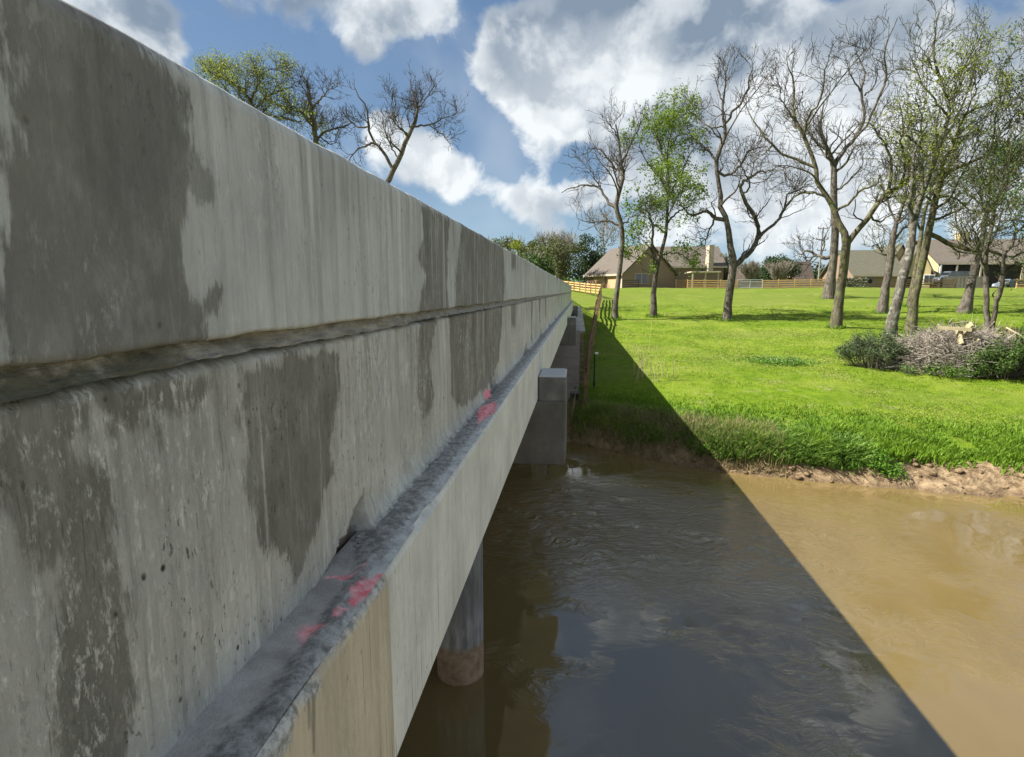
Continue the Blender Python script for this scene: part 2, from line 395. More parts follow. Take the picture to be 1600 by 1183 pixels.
# ------------------------------------------------------------------ concrete
def concrete(name, base, dark, use_attr=True, streak=.5, rough_b=.6, pits=.5, warm=None, smear=.5, far=False):
    m, t, b = mat(name)
    p = t.pos()
    st = t.noise(t.scale(p, (1, 5.5, .45)), 3.2, 5, .62)           # run-down streaks
    st2 = t.noise(t.scale(p, (1, 16, 1.1)), 3.5, 4, .6)
    cl = t.noise(p, 2.1, 5, .6)
    fn = t.noise(t.scale(p, (1, 1.8, .7)), 34, 4, .7)
    c = t.mix(t.rng(cl, .3, .72), tuple(q*.80 for q in base), tuple(min(1, q*1.08) for q in base))
    c = t.mix(t.m('MULTIPLY', t.rng(st, .42, .68), streak), c, tuple(q*.52 for q in base))
    c = t.mix(t.m('MULTIPLY', t.rng(st2, .56, .74), .55*smear), c, tuple(min(1, q*1.35+.03) for q in base))
    c = t.mix(t.m('MULTIPLY', t.rng(st2, .44, .28), .6*smear), c, tuple(q*.5 for q in base))
    c = t.mix(t.rng(fn, .60, .82, 0, .35), c, tuple(q*.42 for q in base))
    if warm: c = t.mix(t.m('MULTIPLY', t.rng(t.attr('beige'), -.006, .006, 1., 0.), 1.), c, t.mix(t.rng(st, .35, .65), warm, tuple(q*.78 for q in warm)))
    if warm:
        se = t.m('ADD', t.attr('smear'), t.m('MULTIPLY', t.m('SUBTRACT', t.noise(p, 24, 6, .75), .5), .06))
        c = t.mix(t.rng(se, -.010, .010, .9, 0.), c, t.mix(t.rng(t.noise(p, 45, 5, .75), .38, .62), (.22, .225, .22), (.54, .55, .53)))
        de = t.attr('drip'); c = t.mix(t.rng(de, -.002, .004, .7, 0.), c, (.20, .185, .15))
        ck = t.m('MULTIPLY', t.rng(t.noise(t.scale(p, (1, 26, .5)), 3.2, 2, .5), .665, .685), t.rng(t.noise(p, 1.4, 2), .48, .56)); c = t.mix(t.m('MULTIPLY', ck, .55), c, (.16, .14, .11))
    if use_attr:
        wn = t.noise(t.scale(p, (1, 1.7, .8)), 7, 5, .65)
        wn2 = t.noise(t.scale(p, (1, 4, .6)), 22, 3, .65)
        e = t.m('ADD', t.attr('stain_and_shade'), t.m('MULTIPLY', t.m('SUBTRACT', wn, .5), .15))
        e = t.m('ADD', e, t.m('MULTIPLY', t.m('SUBTRACT', wn2, .5), .07))
        blot = t.rng(t.noise(t.scale(p, (1, 1.6, .7)), 4.3, 6, .7), .34, .52, .66, 1.)
        dk = t.mix(t.rng(t.noise(t.scale(p, (1, 1.3, .8)), 3.7, 6, .68), .34, .66), tuple(q*.58 for q in dark), tuple(q*1.45 for q in dark))
        dk = t.mix(t.rng(fn, .5, .8, 0, .5), dk, tuple(q*.55 for q in dark))
        dk = t.mix(t.m('MULTIPLY', t.rng(st2, .5, .72), .35), dk, tuple(q*1.65 for q in dark))
        c = t.mix(t.m('MULTIPLY', t.rng(e, -.018, .008, .95, 0.), blot), c, dk)
        c = t.mix(t.rng(e, -.01, .10, .30, 0.), c, tuple(q*.62 for q in base))
    fl = t.noise(t.scale(p, (1, 2.0, .8)), 26, 7, .78)
    fz = t.rng(t.noise(p, 1.7, 3, .6), .45, .62)
    c = t.mix(t.m('MULTIPLY', t.m('MULTIPLY', t.rng(fl, .50, .64), fz), .55*smear), c, tuple(min(.8, q*1.25+.06) for q in base))
    c = t.mix(t.m('MULTIPLY', t.m('MULTIPLY', t.rng(fl, .47, .36), fz), .75*smear), c, tuple(q*.38 for q in base))
    szz = t.n.new('ShaderNodeSeparateXYZ'); t.put(szz.inputs[0], p)
    run = t.rng(t.noise(t.scale(p, (1, 7, .16)), 2.6, 5, .66), .46, .66)
    if use_attr:
        gr = t.m('MAXIMUM', t.rng(szz.outputs[2], 6.25, 6.60, .15, 1), t.m('MULTIPLY', t.rng(szz.outputs[2], 6.06, 5.60, 1., .1), t.rng(szz.outputs[2], 6.06, 6.10, 1, 0)))
        c = t.mix(t.m('MULTIPLY', t.m('MULTIPLY', run, gr), .42), c, tuple(q*1.0 for q in dark))
        brt = t.rng(t.noise(t.scale(p, (1, 9, .3)), 2.1, 5, .66), .55, .70)
        c = t.mix(t.m('MULTIPLY', brt, .38), c, tuple(min(.85, q*1.35) for q in base))
    v = t.voro(t.scale(p, (1, 1, .8)), 16)
    pit = t.m('MULTIPLY', t.rng(v.outputs['Distance'], .05, .13, 1, 0), t.rng(t.noise(p, 6, 2), .52, .6))
    c = t.mix(t.m('MULTIPLY', pit, pits), c, (.05, .048, .04))
    p2 = t.m('MULTIPLY', t.rng(t.noise(t.scale(p, (1, 1.3, .55)), 62, 3, .7), .60, .68), t.rng(t.noise(t.scale(p, (1, 1.4, .8)), 3.1, 4, .65), .46, .62))
    c = t.mix(t.m('MULTIPLY', p2, .85*smear), c, (.085, .082, .07)); pit = t.m('MAXIMUM', pit, t.m('MULTIPLY', p2, .8*smear))
    scr = t.rng(t.noise(t.scale(p, (1, 22, 1.4)), 9, 2, .6), .63, .72)
    scr = t.m('MULTIPLY', scr, t.rng(t.noise(p, 3.3, 3), .5, .62))
    c = t.mix(t.m('MULTIPLY', scr, .5*smear), c, (.10, .098, .088))
    t.put(b.inputs['Base Color'], c)
    h = t.m('ADD', t.m('MULTIPLY', fn, .5), t.m('ADD', t.m('MULTIPLY', st2, .5), t.m('MULTIPLY', t.rng(fl, .40, .62), .45*smear)))
    h = t.m('SUBTRACT', h, t.m('MULTIPLY', pit, .8)); h = t.m('SUBTRACT', h, t.m('MULTIPLY', scr, .6))
    h = t.m('ADD', h, t.m('MULTIPLY', t.noise(p, 90, 2, .6), .15))
    t.put(b.inputs['Normal'], t.bump(h, rough_b, .006))
    b.inputs['Roughness'].default_value = .8
    return m
RAIL = concrete('weathered_rail_concrete', (.56, .57, .55), (.112, .105, .088))
PARA = concrete('parapet_concrete', (.60, .59, .545), (.125, .116, .094), smear=1.0, pits=1., rough_b=.65)
BEAM = concrete('pale_beam_concrete', (.72, .71, .65), (.4, .38, .33), use_attr=False, streak=.22, smear=.45, warm=(.63, .545, .405), rough_b=.35, pits=.35)
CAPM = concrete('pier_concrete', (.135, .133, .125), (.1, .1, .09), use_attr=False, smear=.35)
PALE = concrete('pale_wing_concrete', (.50, .49, .46), (.1, .1, .09), use_attr=False, smear=.3)
RIP = concrete('stained_slope_concrete', (.34, .27, .21), (.1, .1, .09), use_attr=False, smear=.3)
# slab top of the ledge with grey crust and pink paint
LEDGE, t, b = mat('ledge_concrete'); p = t.pos()
c = t.mix(t.rng(t.noise(p, 6, 5, .65), .3, .7), (.34, .315, .295), (.56, .54, .515))
c = t.mix(t.rng(t.m('ADD', t.attr('outer'), t.m('MULTIPLY', t.m('SUBTRACT', t.noise(p, 18, 4, .65), .5), .06)), -.008, .008, .9, 0), c, t.mix(t.rng(t.noise(p, 12, 5, .7), .35, .65), (.46, .47, .465), (.72, .73, .71)))
gn = t.m('MULTIPLY', t.m('SUBTRACT', t.noise(p, 26, 5, .7), .5), .085)
ge = t.m('ADD', t.attr('crust'), gn)
crc = t.mix(t.rng(t.noise(p, 30, 6, .72), .34, .68), (.165, .162, .155), (.47, .465, .45))
c = t.mix(t.rng(ge, -.012, .012, .95, 0), c, crc)
pe = t.m('ADD', t.attr('pink'), t.m('MULTIPLY', t.m('SUBTRACT', t.noise(p, 38, 6, .8), .5), .075))
c = t.mix(t.rng(pe, -.016, .010, .95, 0), c, t.mix(t.rng(t.noise(p, 30, 3), .35, .65), (.98, .22, .27), (.99, .50, .52)))
t.put(b.inputs['Base Color'], c)
t.put(b.inputs['Normal'], t.bump(t.m('ADD', t.noise(p, 55, 5, .75), t.m('MULTIPLY', t.noise(p, 160, 2), .3)), .9, .012))
MORT, t, b = mat('joint_mortar'); p = t.pos()
c = t.mix(t.rng(t.noise(t.scale(p, (1, .6, 2)), 12, 5, .65), .3, .7), (.22, .195, .15), (.46, .41, .325))
spm = t.n.new('ShaderNodeSeparateXYZ'); t.put(spm.inputs[0], p)
moss = t.m('MULTIPLY', t.rng(spm.outputs[1], .7, 1.5, .75, 0), t.rng(t.noise(p, 13, 4, .6), .38, .56))
c = t.mix(moss, c, (.06, .062, .028))
c = t.mix(t.rng(spm.outputs[1], 1.6, 5, 0, .8), c, (.30, .285, .25))
t.put(b.inputs['Base Color'], c)
t.put(b.inputs['Normal'], t.bump(t.noise(t.scale(p, (1, .5, 1.5)), 40, 5, .75), 1, .015))

# ------------------------------------------------------------------ bridge
XW = -.75; XB = -.58; ZT = 6.62; ZL = 5.34; ZS = 4.65; Y0 = -12.0; YE = 48.0
bridge = empty('bridge', (0, 0, 0), 'long grey concrete road bridge with stained parapet crossing the brown creek', 'bridge')
def wallpoly(pts, X=XW): return [tuple(onX(u, v, X)[1:]) for (u, v) in pts]
ST_R = [wallpoly([(237,85),(290,145),(292,203),(312,255),(345,282),(338,320),(311,322),(308,290),(290,300),(285,380),(288,440),(305,465),(340,450),(335,480),(322,500),(325,530),(330,560),(1,640),(1,-300),(200,-200)]),
        wallpoly([(656,318),(702,338),(698,440),(702,500),(650,500),(665,430),(652,400),(662,370)]),
        wallpoly([(722,345),(786,385),(790,440),(783,500),(710,500),(712,430)])]
ST_P = [wallpoly([(372,575),(455,550),(530,553),(532,600),(522,680),(524,740),(500,820),(482,880),(465,905),(445,870),(410,850),(402,800),(372,775),(380,690)]),
        wallpoly([(654,495),(684,492),(672,560),(678,620),(664,665),(652,610)]),
        wallpoly([(702,470),(786,470),(781,560),(768,600),(720,640),(704,620)]),
        wallpoly([(1,600),(240,590),(330,600),(300,650),(240,640),(265,700),(150,650),(130,700),(185,800),(205,950),(215,1100),(190,1300),(60,1300),(90,900),(20,820),(1,800)])]
def stripes(y, z, seed):
    # distant damp streaks below the joint: narrow in Y, full height, as distance field
    r = np.random.default_rng(seed); f = np.full(y.shape, 1.)
    yy = 6.4
    while yy < YE:
        wd = r.uniform(.08, .35); z0 = r.uniform(5.3, 5.9)
        dd_ = np.maximum(np.abs(y-yy)-wd*(.4+.6*np.clip((z-5.4)/.7, 0, 1)), (z0-z)*.5)
        f = np.minimum(f, dd_); yy += r.choice([3.05, 1.6, 2.4, 4.2])*r.uniform(.8, 1.2)
    return f
ysn = np.concatenate([np.arange(Y0, .3, .12), np.arange(.3, 5.2, .009), np.arange(5.2, 9, .02), np.arange(9, 18, .045), np.arange(18, YE-.1, .11), [YE]])
JN = [3.36]+[7.72+3.05*i for i in range(14)]
def joint(y, w_=.014):
    f = np.zeros_like(y)
    for j in JN: f = np.maximum(f, np.clip(1-np.abs(y-j)/(w_*(1+y*.05)), 0, 1))
    return f
# upper rail: outer face, rounded top, back face
def rail_mesh():
    zz = np.concatenate([np.linspace(6.105, 6.59, 60)])
    prof = [(XW-.05, 6.098), (XW-.008, 6.099)]+[(XW+.0, z) for z in zz]
    prof += [(XW-.012*(1-math.cos(a)) - .03*(1-math.cos(a)), 6.59+.042*math.sin(a)) for a in np.linspace(.2, math.pi/2, 6)]
    prof += [(XW-.26, 6.635), (XW-.29, 6.62), (XW-.30, 6.58), (XW-.30, 5.5)]
    prof = np.array(prof); k = len(prof)
    yy = ysn; PX = np.tile(prof[:, 0], (len(yy), 1)); PZ = np.tile(prof[:, 1], (len(yy), 1)); PY = np.tile(yy[:, None], (1, k))
    out = (np.arange(k) < k-4)[None, :]
    disp = fbm(PY, PZ, 2.1, 4, 31)*.007+fbm(PY*3, PZ*.8, 4, 3, 41)*.003
    PX = PX+out*disp-out*.014*joint(PY)
    PX = PX - .022*np.clip(1-np.abs(PY-5.46)/.02,0,1)*out*0
    PZ = PZ+(PZ > 6.55)*(fbm(PY, PX, 5, 4, 51)*.014)+(PZ < 6.11)*fbm(PY, 0*PY, 4, 4, 61)*.02
    st = np.full(PY.shape, 1.)
    for pl in ST_R: st = np.minimum(st, sdf_poly(PY, PZ, pl))
    far = stripes(PY, PZ-.55, 5); st = np.where(PY > 6, np.minimum(st, far+.05), st)
    i = np.arange(len(yy)-1)[:, None]; j = np.arange(k-1)[None, :]; a = i*k+j
    Q = np.stack([a, a+k, a+k+1, a+1], -1).reshape(-1, 4)
    cap_ = (len(yy)-1)*k+np.arange(k)
    o = mk('rail', np.stack([PX, PY, PZ], -1).reshape(-1, 3), [Q, cap_[::-1][None, :]], RAIL, bridge, attrs={'stain_and_shade': st.ravel()})
    return o
rail_mesh()
# mortar joint between rail and parapet: rough sloping band
def mortar_mesh():
    yy = ysn; k = 15; s_ = np.linspace(0, 1, k)
    PY = np.tile(yy[:, None], (1, k)); S = np.tile(s_, (len(yy), 1))
    low_ = 6.070+fbm(PY, PY*0, 1.8, 4, 77)*.024
    PZ = 6.107+(low_-.012-6.107)*S+fbm(PY, S, 14, 3, 83)*.010*S
    PX = XW-.026+.036*S**1.5+fbm(PY, PZ*3, 9, 4, 81)*.026*(.4+S)+fbm(PY, PZ*2, 38, 3, 85)*.016
    bump_ = np.clip(1-np.abs(PY-3.3)/.10, 0, 1); PX = PX+bump_*.035*S
    i = np.arange(len(yy)-1)[:, None]; j = np.arange(k-1)[None, :]; a = i*k+j
    Q = np.stack([a, a+1, a+k+1, a+k], -1).reshape(-1, 4)
    mk('mortar_joint', np.stack([PX, PY, PZ], -1).reshape(-1, 3), Q, MORT, bridge)
mortar_mesh()
DR = [1.84]+[4.98+3.05*i for i in range(14)]
def para_mesh():
    zz = np.concatenate([np.linspace(5.27, 5.62, 48), np.linspace(5.63, 6.066, 36)])
    k = len(zz); yy = ysn
    PY = np.tile(yy[:, None], (1, k)); PZ = np.tile(zz, (len(yy), 1))
    rough_ = fbm(PY, PZ, 2.3, 4, 131)*.016+fbm(PY*2.5, PZ*.9, 7, 3, 141)*.007+fbm(PY, PZ, 30, 2, 143)*.002
    PX = np.full(PY.shape, XW-.004)+rough_
    PX = PX-.055*np.clip((PZ-6.048)/.018, 0, 1)*(PZ > 6.048)
    # from the first scupper on, the foot of the wall is filled out with a rough grout fillet
    fil = np.clip((PY-1.76)/.06, 0, 1)*(.046+fbm(PY, PY*0, 1.3, 3, 155)*.015)*np.exp(-np.clip(PZ-5.345, 0, 9)/(.026+.02*np.clip(fbm(PY, PY*0, 6, 3, 156)+.3, 0, 1)))
    PX = PX+fil*(1+fbm(PY, PZ, 20, 4, 157)*1.2)+fil*fbm(PY, PZ, 60, 2, 158)*.6
    dark_ = np.full(PY.shape, 1.)
    for n_, dy in enumerate(DR):
        hh = .16 if n_ == 0 else .15
        wd = [.36, .62][n_] if n_ < 2 else .85
        # ragged triangular scupper opening with its upright side at the far end
        u_ = (PY-(dy-wd))/wd
        topz = ZL+.0+hh*np.clip(u_, 0, 1)**1.5+fbm(PY, PZ, 25, 3, 161)*.03
        ins = (u_ > 0) & (u_ < 1) & (PZ < topz)
        PX = np.where(ins, XW-.26+rough_*2-fbm(PY, PZ, 16, 3, 171)*.08, PX)
        rim = (np.abs(u_-.8) < .9) & (PZ < topz+.05) & ~ins
        PX = PX+rim*fbm(PY, PZ, 22, 3, 173)*.018*(n_ < 2)
    PX = PX-.012*joint(PY, .012)*(PY > 5)
    st = np.full(PY.shape, 1.)
    for pl in ST_P: st = np.minimum(st, sdf_poly(PY, PZ, pl))
    far = stripes(PY, PZ, 15); st = np.where(PY > 6, np.minimum(st, far), st)
    st = np.minimum(st, np.where(PX < XW-.07, -.2, 1.)); hol = np.where(PX < XW-.07, -1., 1.)  # besides the stains, scupper recesses are masked for painted shade
    sp_ = np.hypot((PY-4.42)/2.8, (PZ-5.36))-.055
    i = np.arange(len(yy)-1)[:, None]; j = np.arange(k-1)[None, :]; a = i*k+j
    Q = np.stack([a, a+k, a+k+1, a+1], -1).reshape(-1, 4)
    mk('parapet_wall', np.stack([PX, PY, PZ], -1).reshape(-1, 3), Q, PARA, bridge, attrs={'stain_and_shade': st.ravel(), 'pink': sp_.ravel(), 'hollow_shade': hol.ravel(), 'fillet': fil.ravel()})
para_mesh()
# pink on the parapet foot by the second scupper
tt = NT(PARA.node_tree); bb = PARA.node_tree.nodes['Principled BSDF']
src = bb.inputs['Base Color'].links[0].from_socket; pp = tt.pos()
pe = tt.m('ADD', tt.attr('pink'), tt.m('MULTIPLY', tt.m('SUBTRACT', tt.noise(pp, 24, 4, .7), .5), .09))
src = tt.mix(tt.rng(tt.attr('hollow_shade'), -.4, .4, 1, 0), src, tt.mix(tt.rng(tt.noise(pp, 20, 4), .35, .65), (.035, .03, .026), (.12, .09, .07)))  # shade inside the scuppers, put in as near-black colour
src = tt.mix(tt.rng(tt.m('ADD', tt.attr('fillet'), tt.m('MULTIPLY', tt.m('SUBTRACT', tt.noise(pp, 22, 5, .7), .5), .05)), .018, .032, 0, .88), src, tt.mix(tt.rng(tt.noise(pp, 34, 6, .75), .35, .65), (.19, .187, .178), (.52, .515, .49)))
tt.put(bb.inputs['Base Color'], tt.mix(tt.rng(pe, -.012, .006, .95, 0), src, (.98, .30, .34)))
# ledge
def zpoly(pts): return [tuple(onZ(u, v, ZL)[:2]) for (u, v) in pts]
PINK = [zpoly([(600,893),(612,902),(575,935),(548,952),(545,925),(570,905)]), zpoly([(548,950),(556,940),(530,968),(512,975),(520,960)]),
        zpoly([(460,992),(478,978),(505,978),(512,986),(490,992),(472,1012)]), zpoly([(498,905),(560,898),(575,880),(545,908)]), zpoly([(746,664),(746,640),(776,628),(776,642)])]
CRUST = [zpoly([(590,850),(560,880),(530,925),(470,1010),(440,1055),(400,1110),(340,1150),(300,1240),(360,1260),(420,1170),(470,1100),(500,1040),(545,960),(575,900),(610,850)]),]
def ledge_mesh():
    ss = np.linspace(0, 1, 30); k = 30; yy = ysn
    PY = np.tile(yy[:, None], (1, k)); S = np.tile(ss, (len(yy), 1))
    PX = XW-.03+(XB-.009-(XW-.03))*S
    chip = np.clip(fbm(PY, PY*0+3, 5, 4, 201)-.12, 0, 1)*.10*(PY < 5)
    PX = PX-chip*(S > .93)
    cr = np.full(PY.shape, 1.)
    for pl in CRUST: cr = np.minimum(cr, sdf_poly(PX, PY, pl))
    farc = np.abs(PX-(XW+.06))-.055; cr = np.where(PY > 1.5, np.minimum(cr, farc+np.clip(1.75-PY, 0, 1)*.3), cr)
    pk = np.full(PY.shape, 1.)
    for pl in PINK: pk = np.minimum(pk, sdf_poly(PX, PY, pl))
    PZ = ZL+.0+(1-S)*.006+np.clip(-cr, 0, .03)*.35+fbm(PY, PX, 18, 4, 211)*.010*(cr < .02)+fbm(PY, PX, 5, 3, 212)*.006-chip*.3*(S > .93)
    PZ = PZ-np.clip(S-.9, 0, 1)*.03
    i = np.arange(len(yy)-1)[:, None]; j = np.arange(k-1)[None, :]; a = i*k+j
    Q = np.stack([a, a+1, a+k+1, a+k], -1).reshape(-1, 4)
    mk('ledge', np.stack([PX, PY, PZ], -1).reshape(-1, 3), Q, LEDGE, bridge, attrs={'crust': cr.ravel(), 'pink': pk.ravel(), 'outer': (XB-.055-PX-.012*(PY > 1.6)+.06*np.clip(1.6-PY, 0, 1)*0).ravel()})
ledge_mesh()
# loose crumbs of broken grout on the ledge and in the scuppers
def rocks(N, cx, cy, cz, sx, sy, smin, smax, fz=.6):
    ico = np.array([(0,0,1),(.89,0,.45),(.28,.85,.45),(-.72,.53,.45),(-.72,-.53,.45),(.28,-.85,.45),(.72,.53,-.45),(-.28,.85,-.45),(-.89,0,-.45),(-.28,-.85,-.45),(.72,-.53,-.45),(0,0,-1)])
    tri = np.array([(0,1,2),(0,2,3),(0,3,4),(0,4,5),(0,5,1),(1,6,2),(2,7,3),(3,8,4),(4,9,5),(5,10,1),(6,7,2),(7,8,3),(8,9,4),(9,10,5),(10,6,1),(11,7,6),(11,8,7),(11,9,8),(11,10,9),(11,6,10)])
    V = []; T = []
    for i in range(N):
        s_ = smin+(smax-smin)*rng.random()**3
        v = ico*s_*(.6+.7*rng.random((12, 1)))*np.array([1, 1, fz])
        a = rng.random()*6.28; cs, sn = math.cos(a), math.sin(a)
        v = np.stack([v[:, 0]*cs-v[:, 1]*sn, v[:, 0]*sn+v[:, 1]*cs, v[:, 2]], -1)
        v += (cx+rng.normal()*sx, cy+rng.normal()*sy, cz+s_*.2); V.append(v); T.append(tri+12*i)
    return np.vstack(V), np.vstack(T)
V1, T1 = rocks(80, XW+.03, 1.82, ZL+.005, .025, .06, .002, .012)
V2, T2 = rocks(60, XW+.02, 4.95, ZL, .03, .10, .004, .018)
mb = MB().add(V1, None, T1).add(V2, None, T2)
yy = rng.uniform(.7, 9, 420); 
V3 = []
for i, y_ in enumerate(yy[:200]):
    v, T3 = rocks(1, XW+.09+abs(rng.normal())*.03, y_, ZL, .0, .0, .0015, .007); mb.add(v, None, T3)
o = mb.build('grout_crumbs', LEDGE, bridge, attrs={'crust': np.full(mb.n, -1.), 'pink': np.full(mb.n, 1.), 'outer': np.full(mb.n, 1.)}); o['kind'] = 'stuff'
# outer box beams: one per span
PIERS = [8.30, 26.5]; SP = [(Y0, 8.29), (8.31, 26.49), (26.51, 45.5)]
for (a_, b_) in SP:
    zz = np.array([ZS, ZS+.015]+list(np.linspace(ZS+.03, ZL-.04, 45))+[ZL-.03, ZL-.016, ZL-.007, ZL-.008]); xo = np.array([-.02, 0]+[0]*45+[0, -.006, -.014, -.06])
    yv = ysn[(ysn > a_) & (ysn < b_)]; yv = np.concatenate([yv[yv < 2.2], yv[yv >= 2.2][::4]]); yv = np.concatenate([[a_], yv, [b_]])
    PY = np.tile(yv[:, None], (1, len(zz))); PZ = np.tile(zz, (len(yv), 1)); PX = XB+np.tile(xo, (len(yv), 1))+fbm(PY, PZ, 1.3, 3, 301)*.004
    # chipped top edge
    ch = np.clip(fbm(PY, PY*0+3, 5, 4, 201)-.12, 0, 1)*.10*(PY < 5); PX = PX-ch*(PZ > ZL-.02)
    bnd = 1.58+.0*PZ
    PX = PX+.0035*(PY < bnd)
    sm = np.full(PY.shape, 1.); dr_ = np.full(PY.shape, 1.)
    if a_ < 0:
        for pl in ([(604,898),(560,955),(500,1035),(420,1120),(330,1230),(420,1230),(452,1160),(470,1085),(530,1010),(604,912)], [(455,1075),(500,1060),(497,1085),(480,1100),(462,1096)]): sm = np.minimum(sm, sdf_poly(PY, PZ, wallpoly(pl, XB)))
        for pl in ([(478,1090),(482,1090),(483,1140),(480,1140)], [(486,1085),(491,1085),(490,1178),(487,1178)], [(463,1098),(466,1098),(465,1125),(463,1125)]): dr_ = np.minimum(dr_, sdf_poly(PY, PZ, wallpoly(pl, XB)))
    k = len(zz); n_ = len(yv)
    V = np.stack([PX, PY, PZ], -1).reshape(-1, 3); i = np.arange(n_-1)[:, None]; j = np.arange(k-1)[None, :]; a = i*k+j
    Q = np.stack([a, a+k, a+k+1, a+1], -1).reshape(-1, 4)
    base = len(V); V = np.vstack([V, [(XB-1.18, a_, ZS), (XB-1.18, b_, ZS), (XB-1.18, a_, ZL-.03), (XB-1.18, b_, ZL-.03)]])
    f4 = np.array([[0, base, base+1, (n_-1)*k], [base, base+2, base+3, base+1]])
    e1 = [list(range(0, k))+[base+2, base]]; e2 = [list(range((n_-1)*k, n_*k))[::-1]+[base+1, base+3]]
    mk('box_beam', V, [Q, f4, np.array(e1), np.array(e2)], BEAM, bridge, smooth=False, attrs={'beige': np.concatenate([(PY-bnd).ravel(), np.full(4, 5.)]), 'smear': np.concatenate([sm.ravel(), np.full(4, 5.)]), 'drip': np.concatenate([dr_.ravel(), np.full(4, 5.)])})
    for q in range(1, 10):
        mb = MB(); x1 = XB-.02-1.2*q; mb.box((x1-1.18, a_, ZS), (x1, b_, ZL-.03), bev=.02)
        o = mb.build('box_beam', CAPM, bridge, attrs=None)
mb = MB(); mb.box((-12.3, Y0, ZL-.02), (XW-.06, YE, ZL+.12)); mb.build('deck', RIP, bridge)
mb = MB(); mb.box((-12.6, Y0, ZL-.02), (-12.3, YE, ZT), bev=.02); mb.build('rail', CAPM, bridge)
# piers: cap with raised end block (ear), columns
def pier(yc, n=0):
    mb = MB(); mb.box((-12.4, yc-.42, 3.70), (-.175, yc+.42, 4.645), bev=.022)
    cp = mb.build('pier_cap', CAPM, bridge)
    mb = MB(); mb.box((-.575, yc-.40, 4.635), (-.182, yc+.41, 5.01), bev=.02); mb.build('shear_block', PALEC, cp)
    for cx in (-1.85, -6.3, -10.8):
        k = 40; th = np.arange(k)*2*np.pi/k; zz = np.concatenate([[-1.8], np.linspace(-.2, 3.71, 24)])
        V = np.array([(cx+.38*math.cos(a), yc+.38*math.sin(a), z) for z in zz for a in th])
        i = np.arange(len(zz)-1)[:, None]; j = np.arange(k)[None, :]
        Q = np.stack([i*k+j, i*k+(j+1) % k, (i+1)*k+(j+1) % k, (i+1)*k+j], -1).reshape(-1, 4)
        mk('column', V, Q, COLM, bridge)
PALEC, t, b = mat('shear_block_concrete'); p = t.pos(); sp = t.n.new('ShaderNodeSeparateXYZ'); t.put(sp.inputs[0], p)
e = t.m('ADD', sp.outputs[2], t.m('MULTIPLY', t.m('SUBTRACT', t.noise(t.scale(p, (6, 6, 1)), 3, 4), .5), .12))
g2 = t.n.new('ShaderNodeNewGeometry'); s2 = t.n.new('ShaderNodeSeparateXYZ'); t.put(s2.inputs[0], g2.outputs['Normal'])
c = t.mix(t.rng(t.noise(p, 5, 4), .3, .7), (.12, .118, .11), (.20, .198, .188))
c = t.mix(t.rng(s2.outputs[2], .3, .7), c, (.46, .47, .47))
t.put(b.inputs['Base Color'], c); t.put(b.inputs['Normal'], t.bump(t.noise(p, 40, 4), .5, .01))
COLM, t, b = mat('column_concrete'); p = t.pos(); sp = t.n.new('ShaderNodeSeparateXYZ'); t.put(sp.inputs[0], p)
c = t.mix(t.rng(t.noise(t.scale(p, (4, 4, .6)), 2.5, 5), .32, .68), (.15, .15, .142), (.34, .34, .32))
zn = t.m('ADD', sp.outputs[2], t.m('MULTIPLY', t.m('SUBTRACT', t.noise(p, 3, 4), .5), .14))
c = t.mix(t.rng(zn, .95, 1.35, 0, .55), c, (.13, .135, .13))
c = t.mix(t.rng(zn, .52, .68, 1, 0), c, t.mix(t.rng(t.noise(p, 7, 4), .3, .7), (.20, .14, .085), (.33, .24, .165)))
t.put(b.inputs['Base Color'], c); t.put(b.inputs['Normal'], t.bump(t.noise(p, 25, 4), .5, .01))
for n_, yc in enumerate(PIERS): pier(yc, n_)
# abutment and wing block
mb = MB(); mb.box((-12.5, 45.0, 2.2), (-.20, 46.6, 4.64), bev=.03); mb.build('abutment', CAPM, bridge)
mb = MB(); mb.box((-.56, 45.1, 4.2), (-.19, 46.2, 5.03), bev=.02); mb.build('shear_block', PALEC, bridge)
# wing wall: pale sloping curb of the slope paving
ww = empty('wing_wall', (.1, 44, 3), 'pale sloping concrete wing block on the grass beside the far abutment', 'wing wall')
mb = MB(); za = H1(.3, 42.5)
V = [(-.30-.1, 42.4-44, 2.4-3), (.42-.1, 42.4-44, 2.4-3), (.42-.1, 42.4-44, za+.15-3), (-.30-.1, 42.4-44, za+.15-3), (-.30-.1, 47-44, 2.4-3), (-.1+.1, 47-44, 2.4-3), (-.0, 47-44, 4.9-3), (-.30-.1, 47-44, 4.9-3)]
mb.add(V, [(0,1,2,3),(1,5,6,2),(3,2,6,7),(0,3,7,4),(4,7,6,5)]); mb.build('wing_block', PALE, ww)
# slope paving under the bridge
sp_o = empty('slope_paving', (-6, 30, 0), 'brown stained concrete slope paving on the far bank beneath the bridge', 'paving')
yv = np.arange(25.0, 45.0, 2.55)
for i in range(len(yv)-1):
    mb = MB()
    for x0, x1 in ((-12.2, -6.1), (-6.05, .02)):
        a_, b_ = yv[i]+.02, yv[i+1]-.02
        za, zb = H1(-.5, a_)+.16, H1(-.5, b_)+.16
        if i == 0: za += .05
        V = np.array([(x0,a_,za),(x1,a_,za),(x1,b_,zb),(x0,b_,zb),(x0,a_,za-.7),(x1,a_,za-.7),(x1,b_,zb-.7),(x0,b_,zb-.7)])-np.array([-6, 30, 0])
        MB().add(V, [(0,1,2,3),(0,4,5,1),(1,5,6,2),(3,2,6,7)]).build('paving_slab', RIP, sp_o)

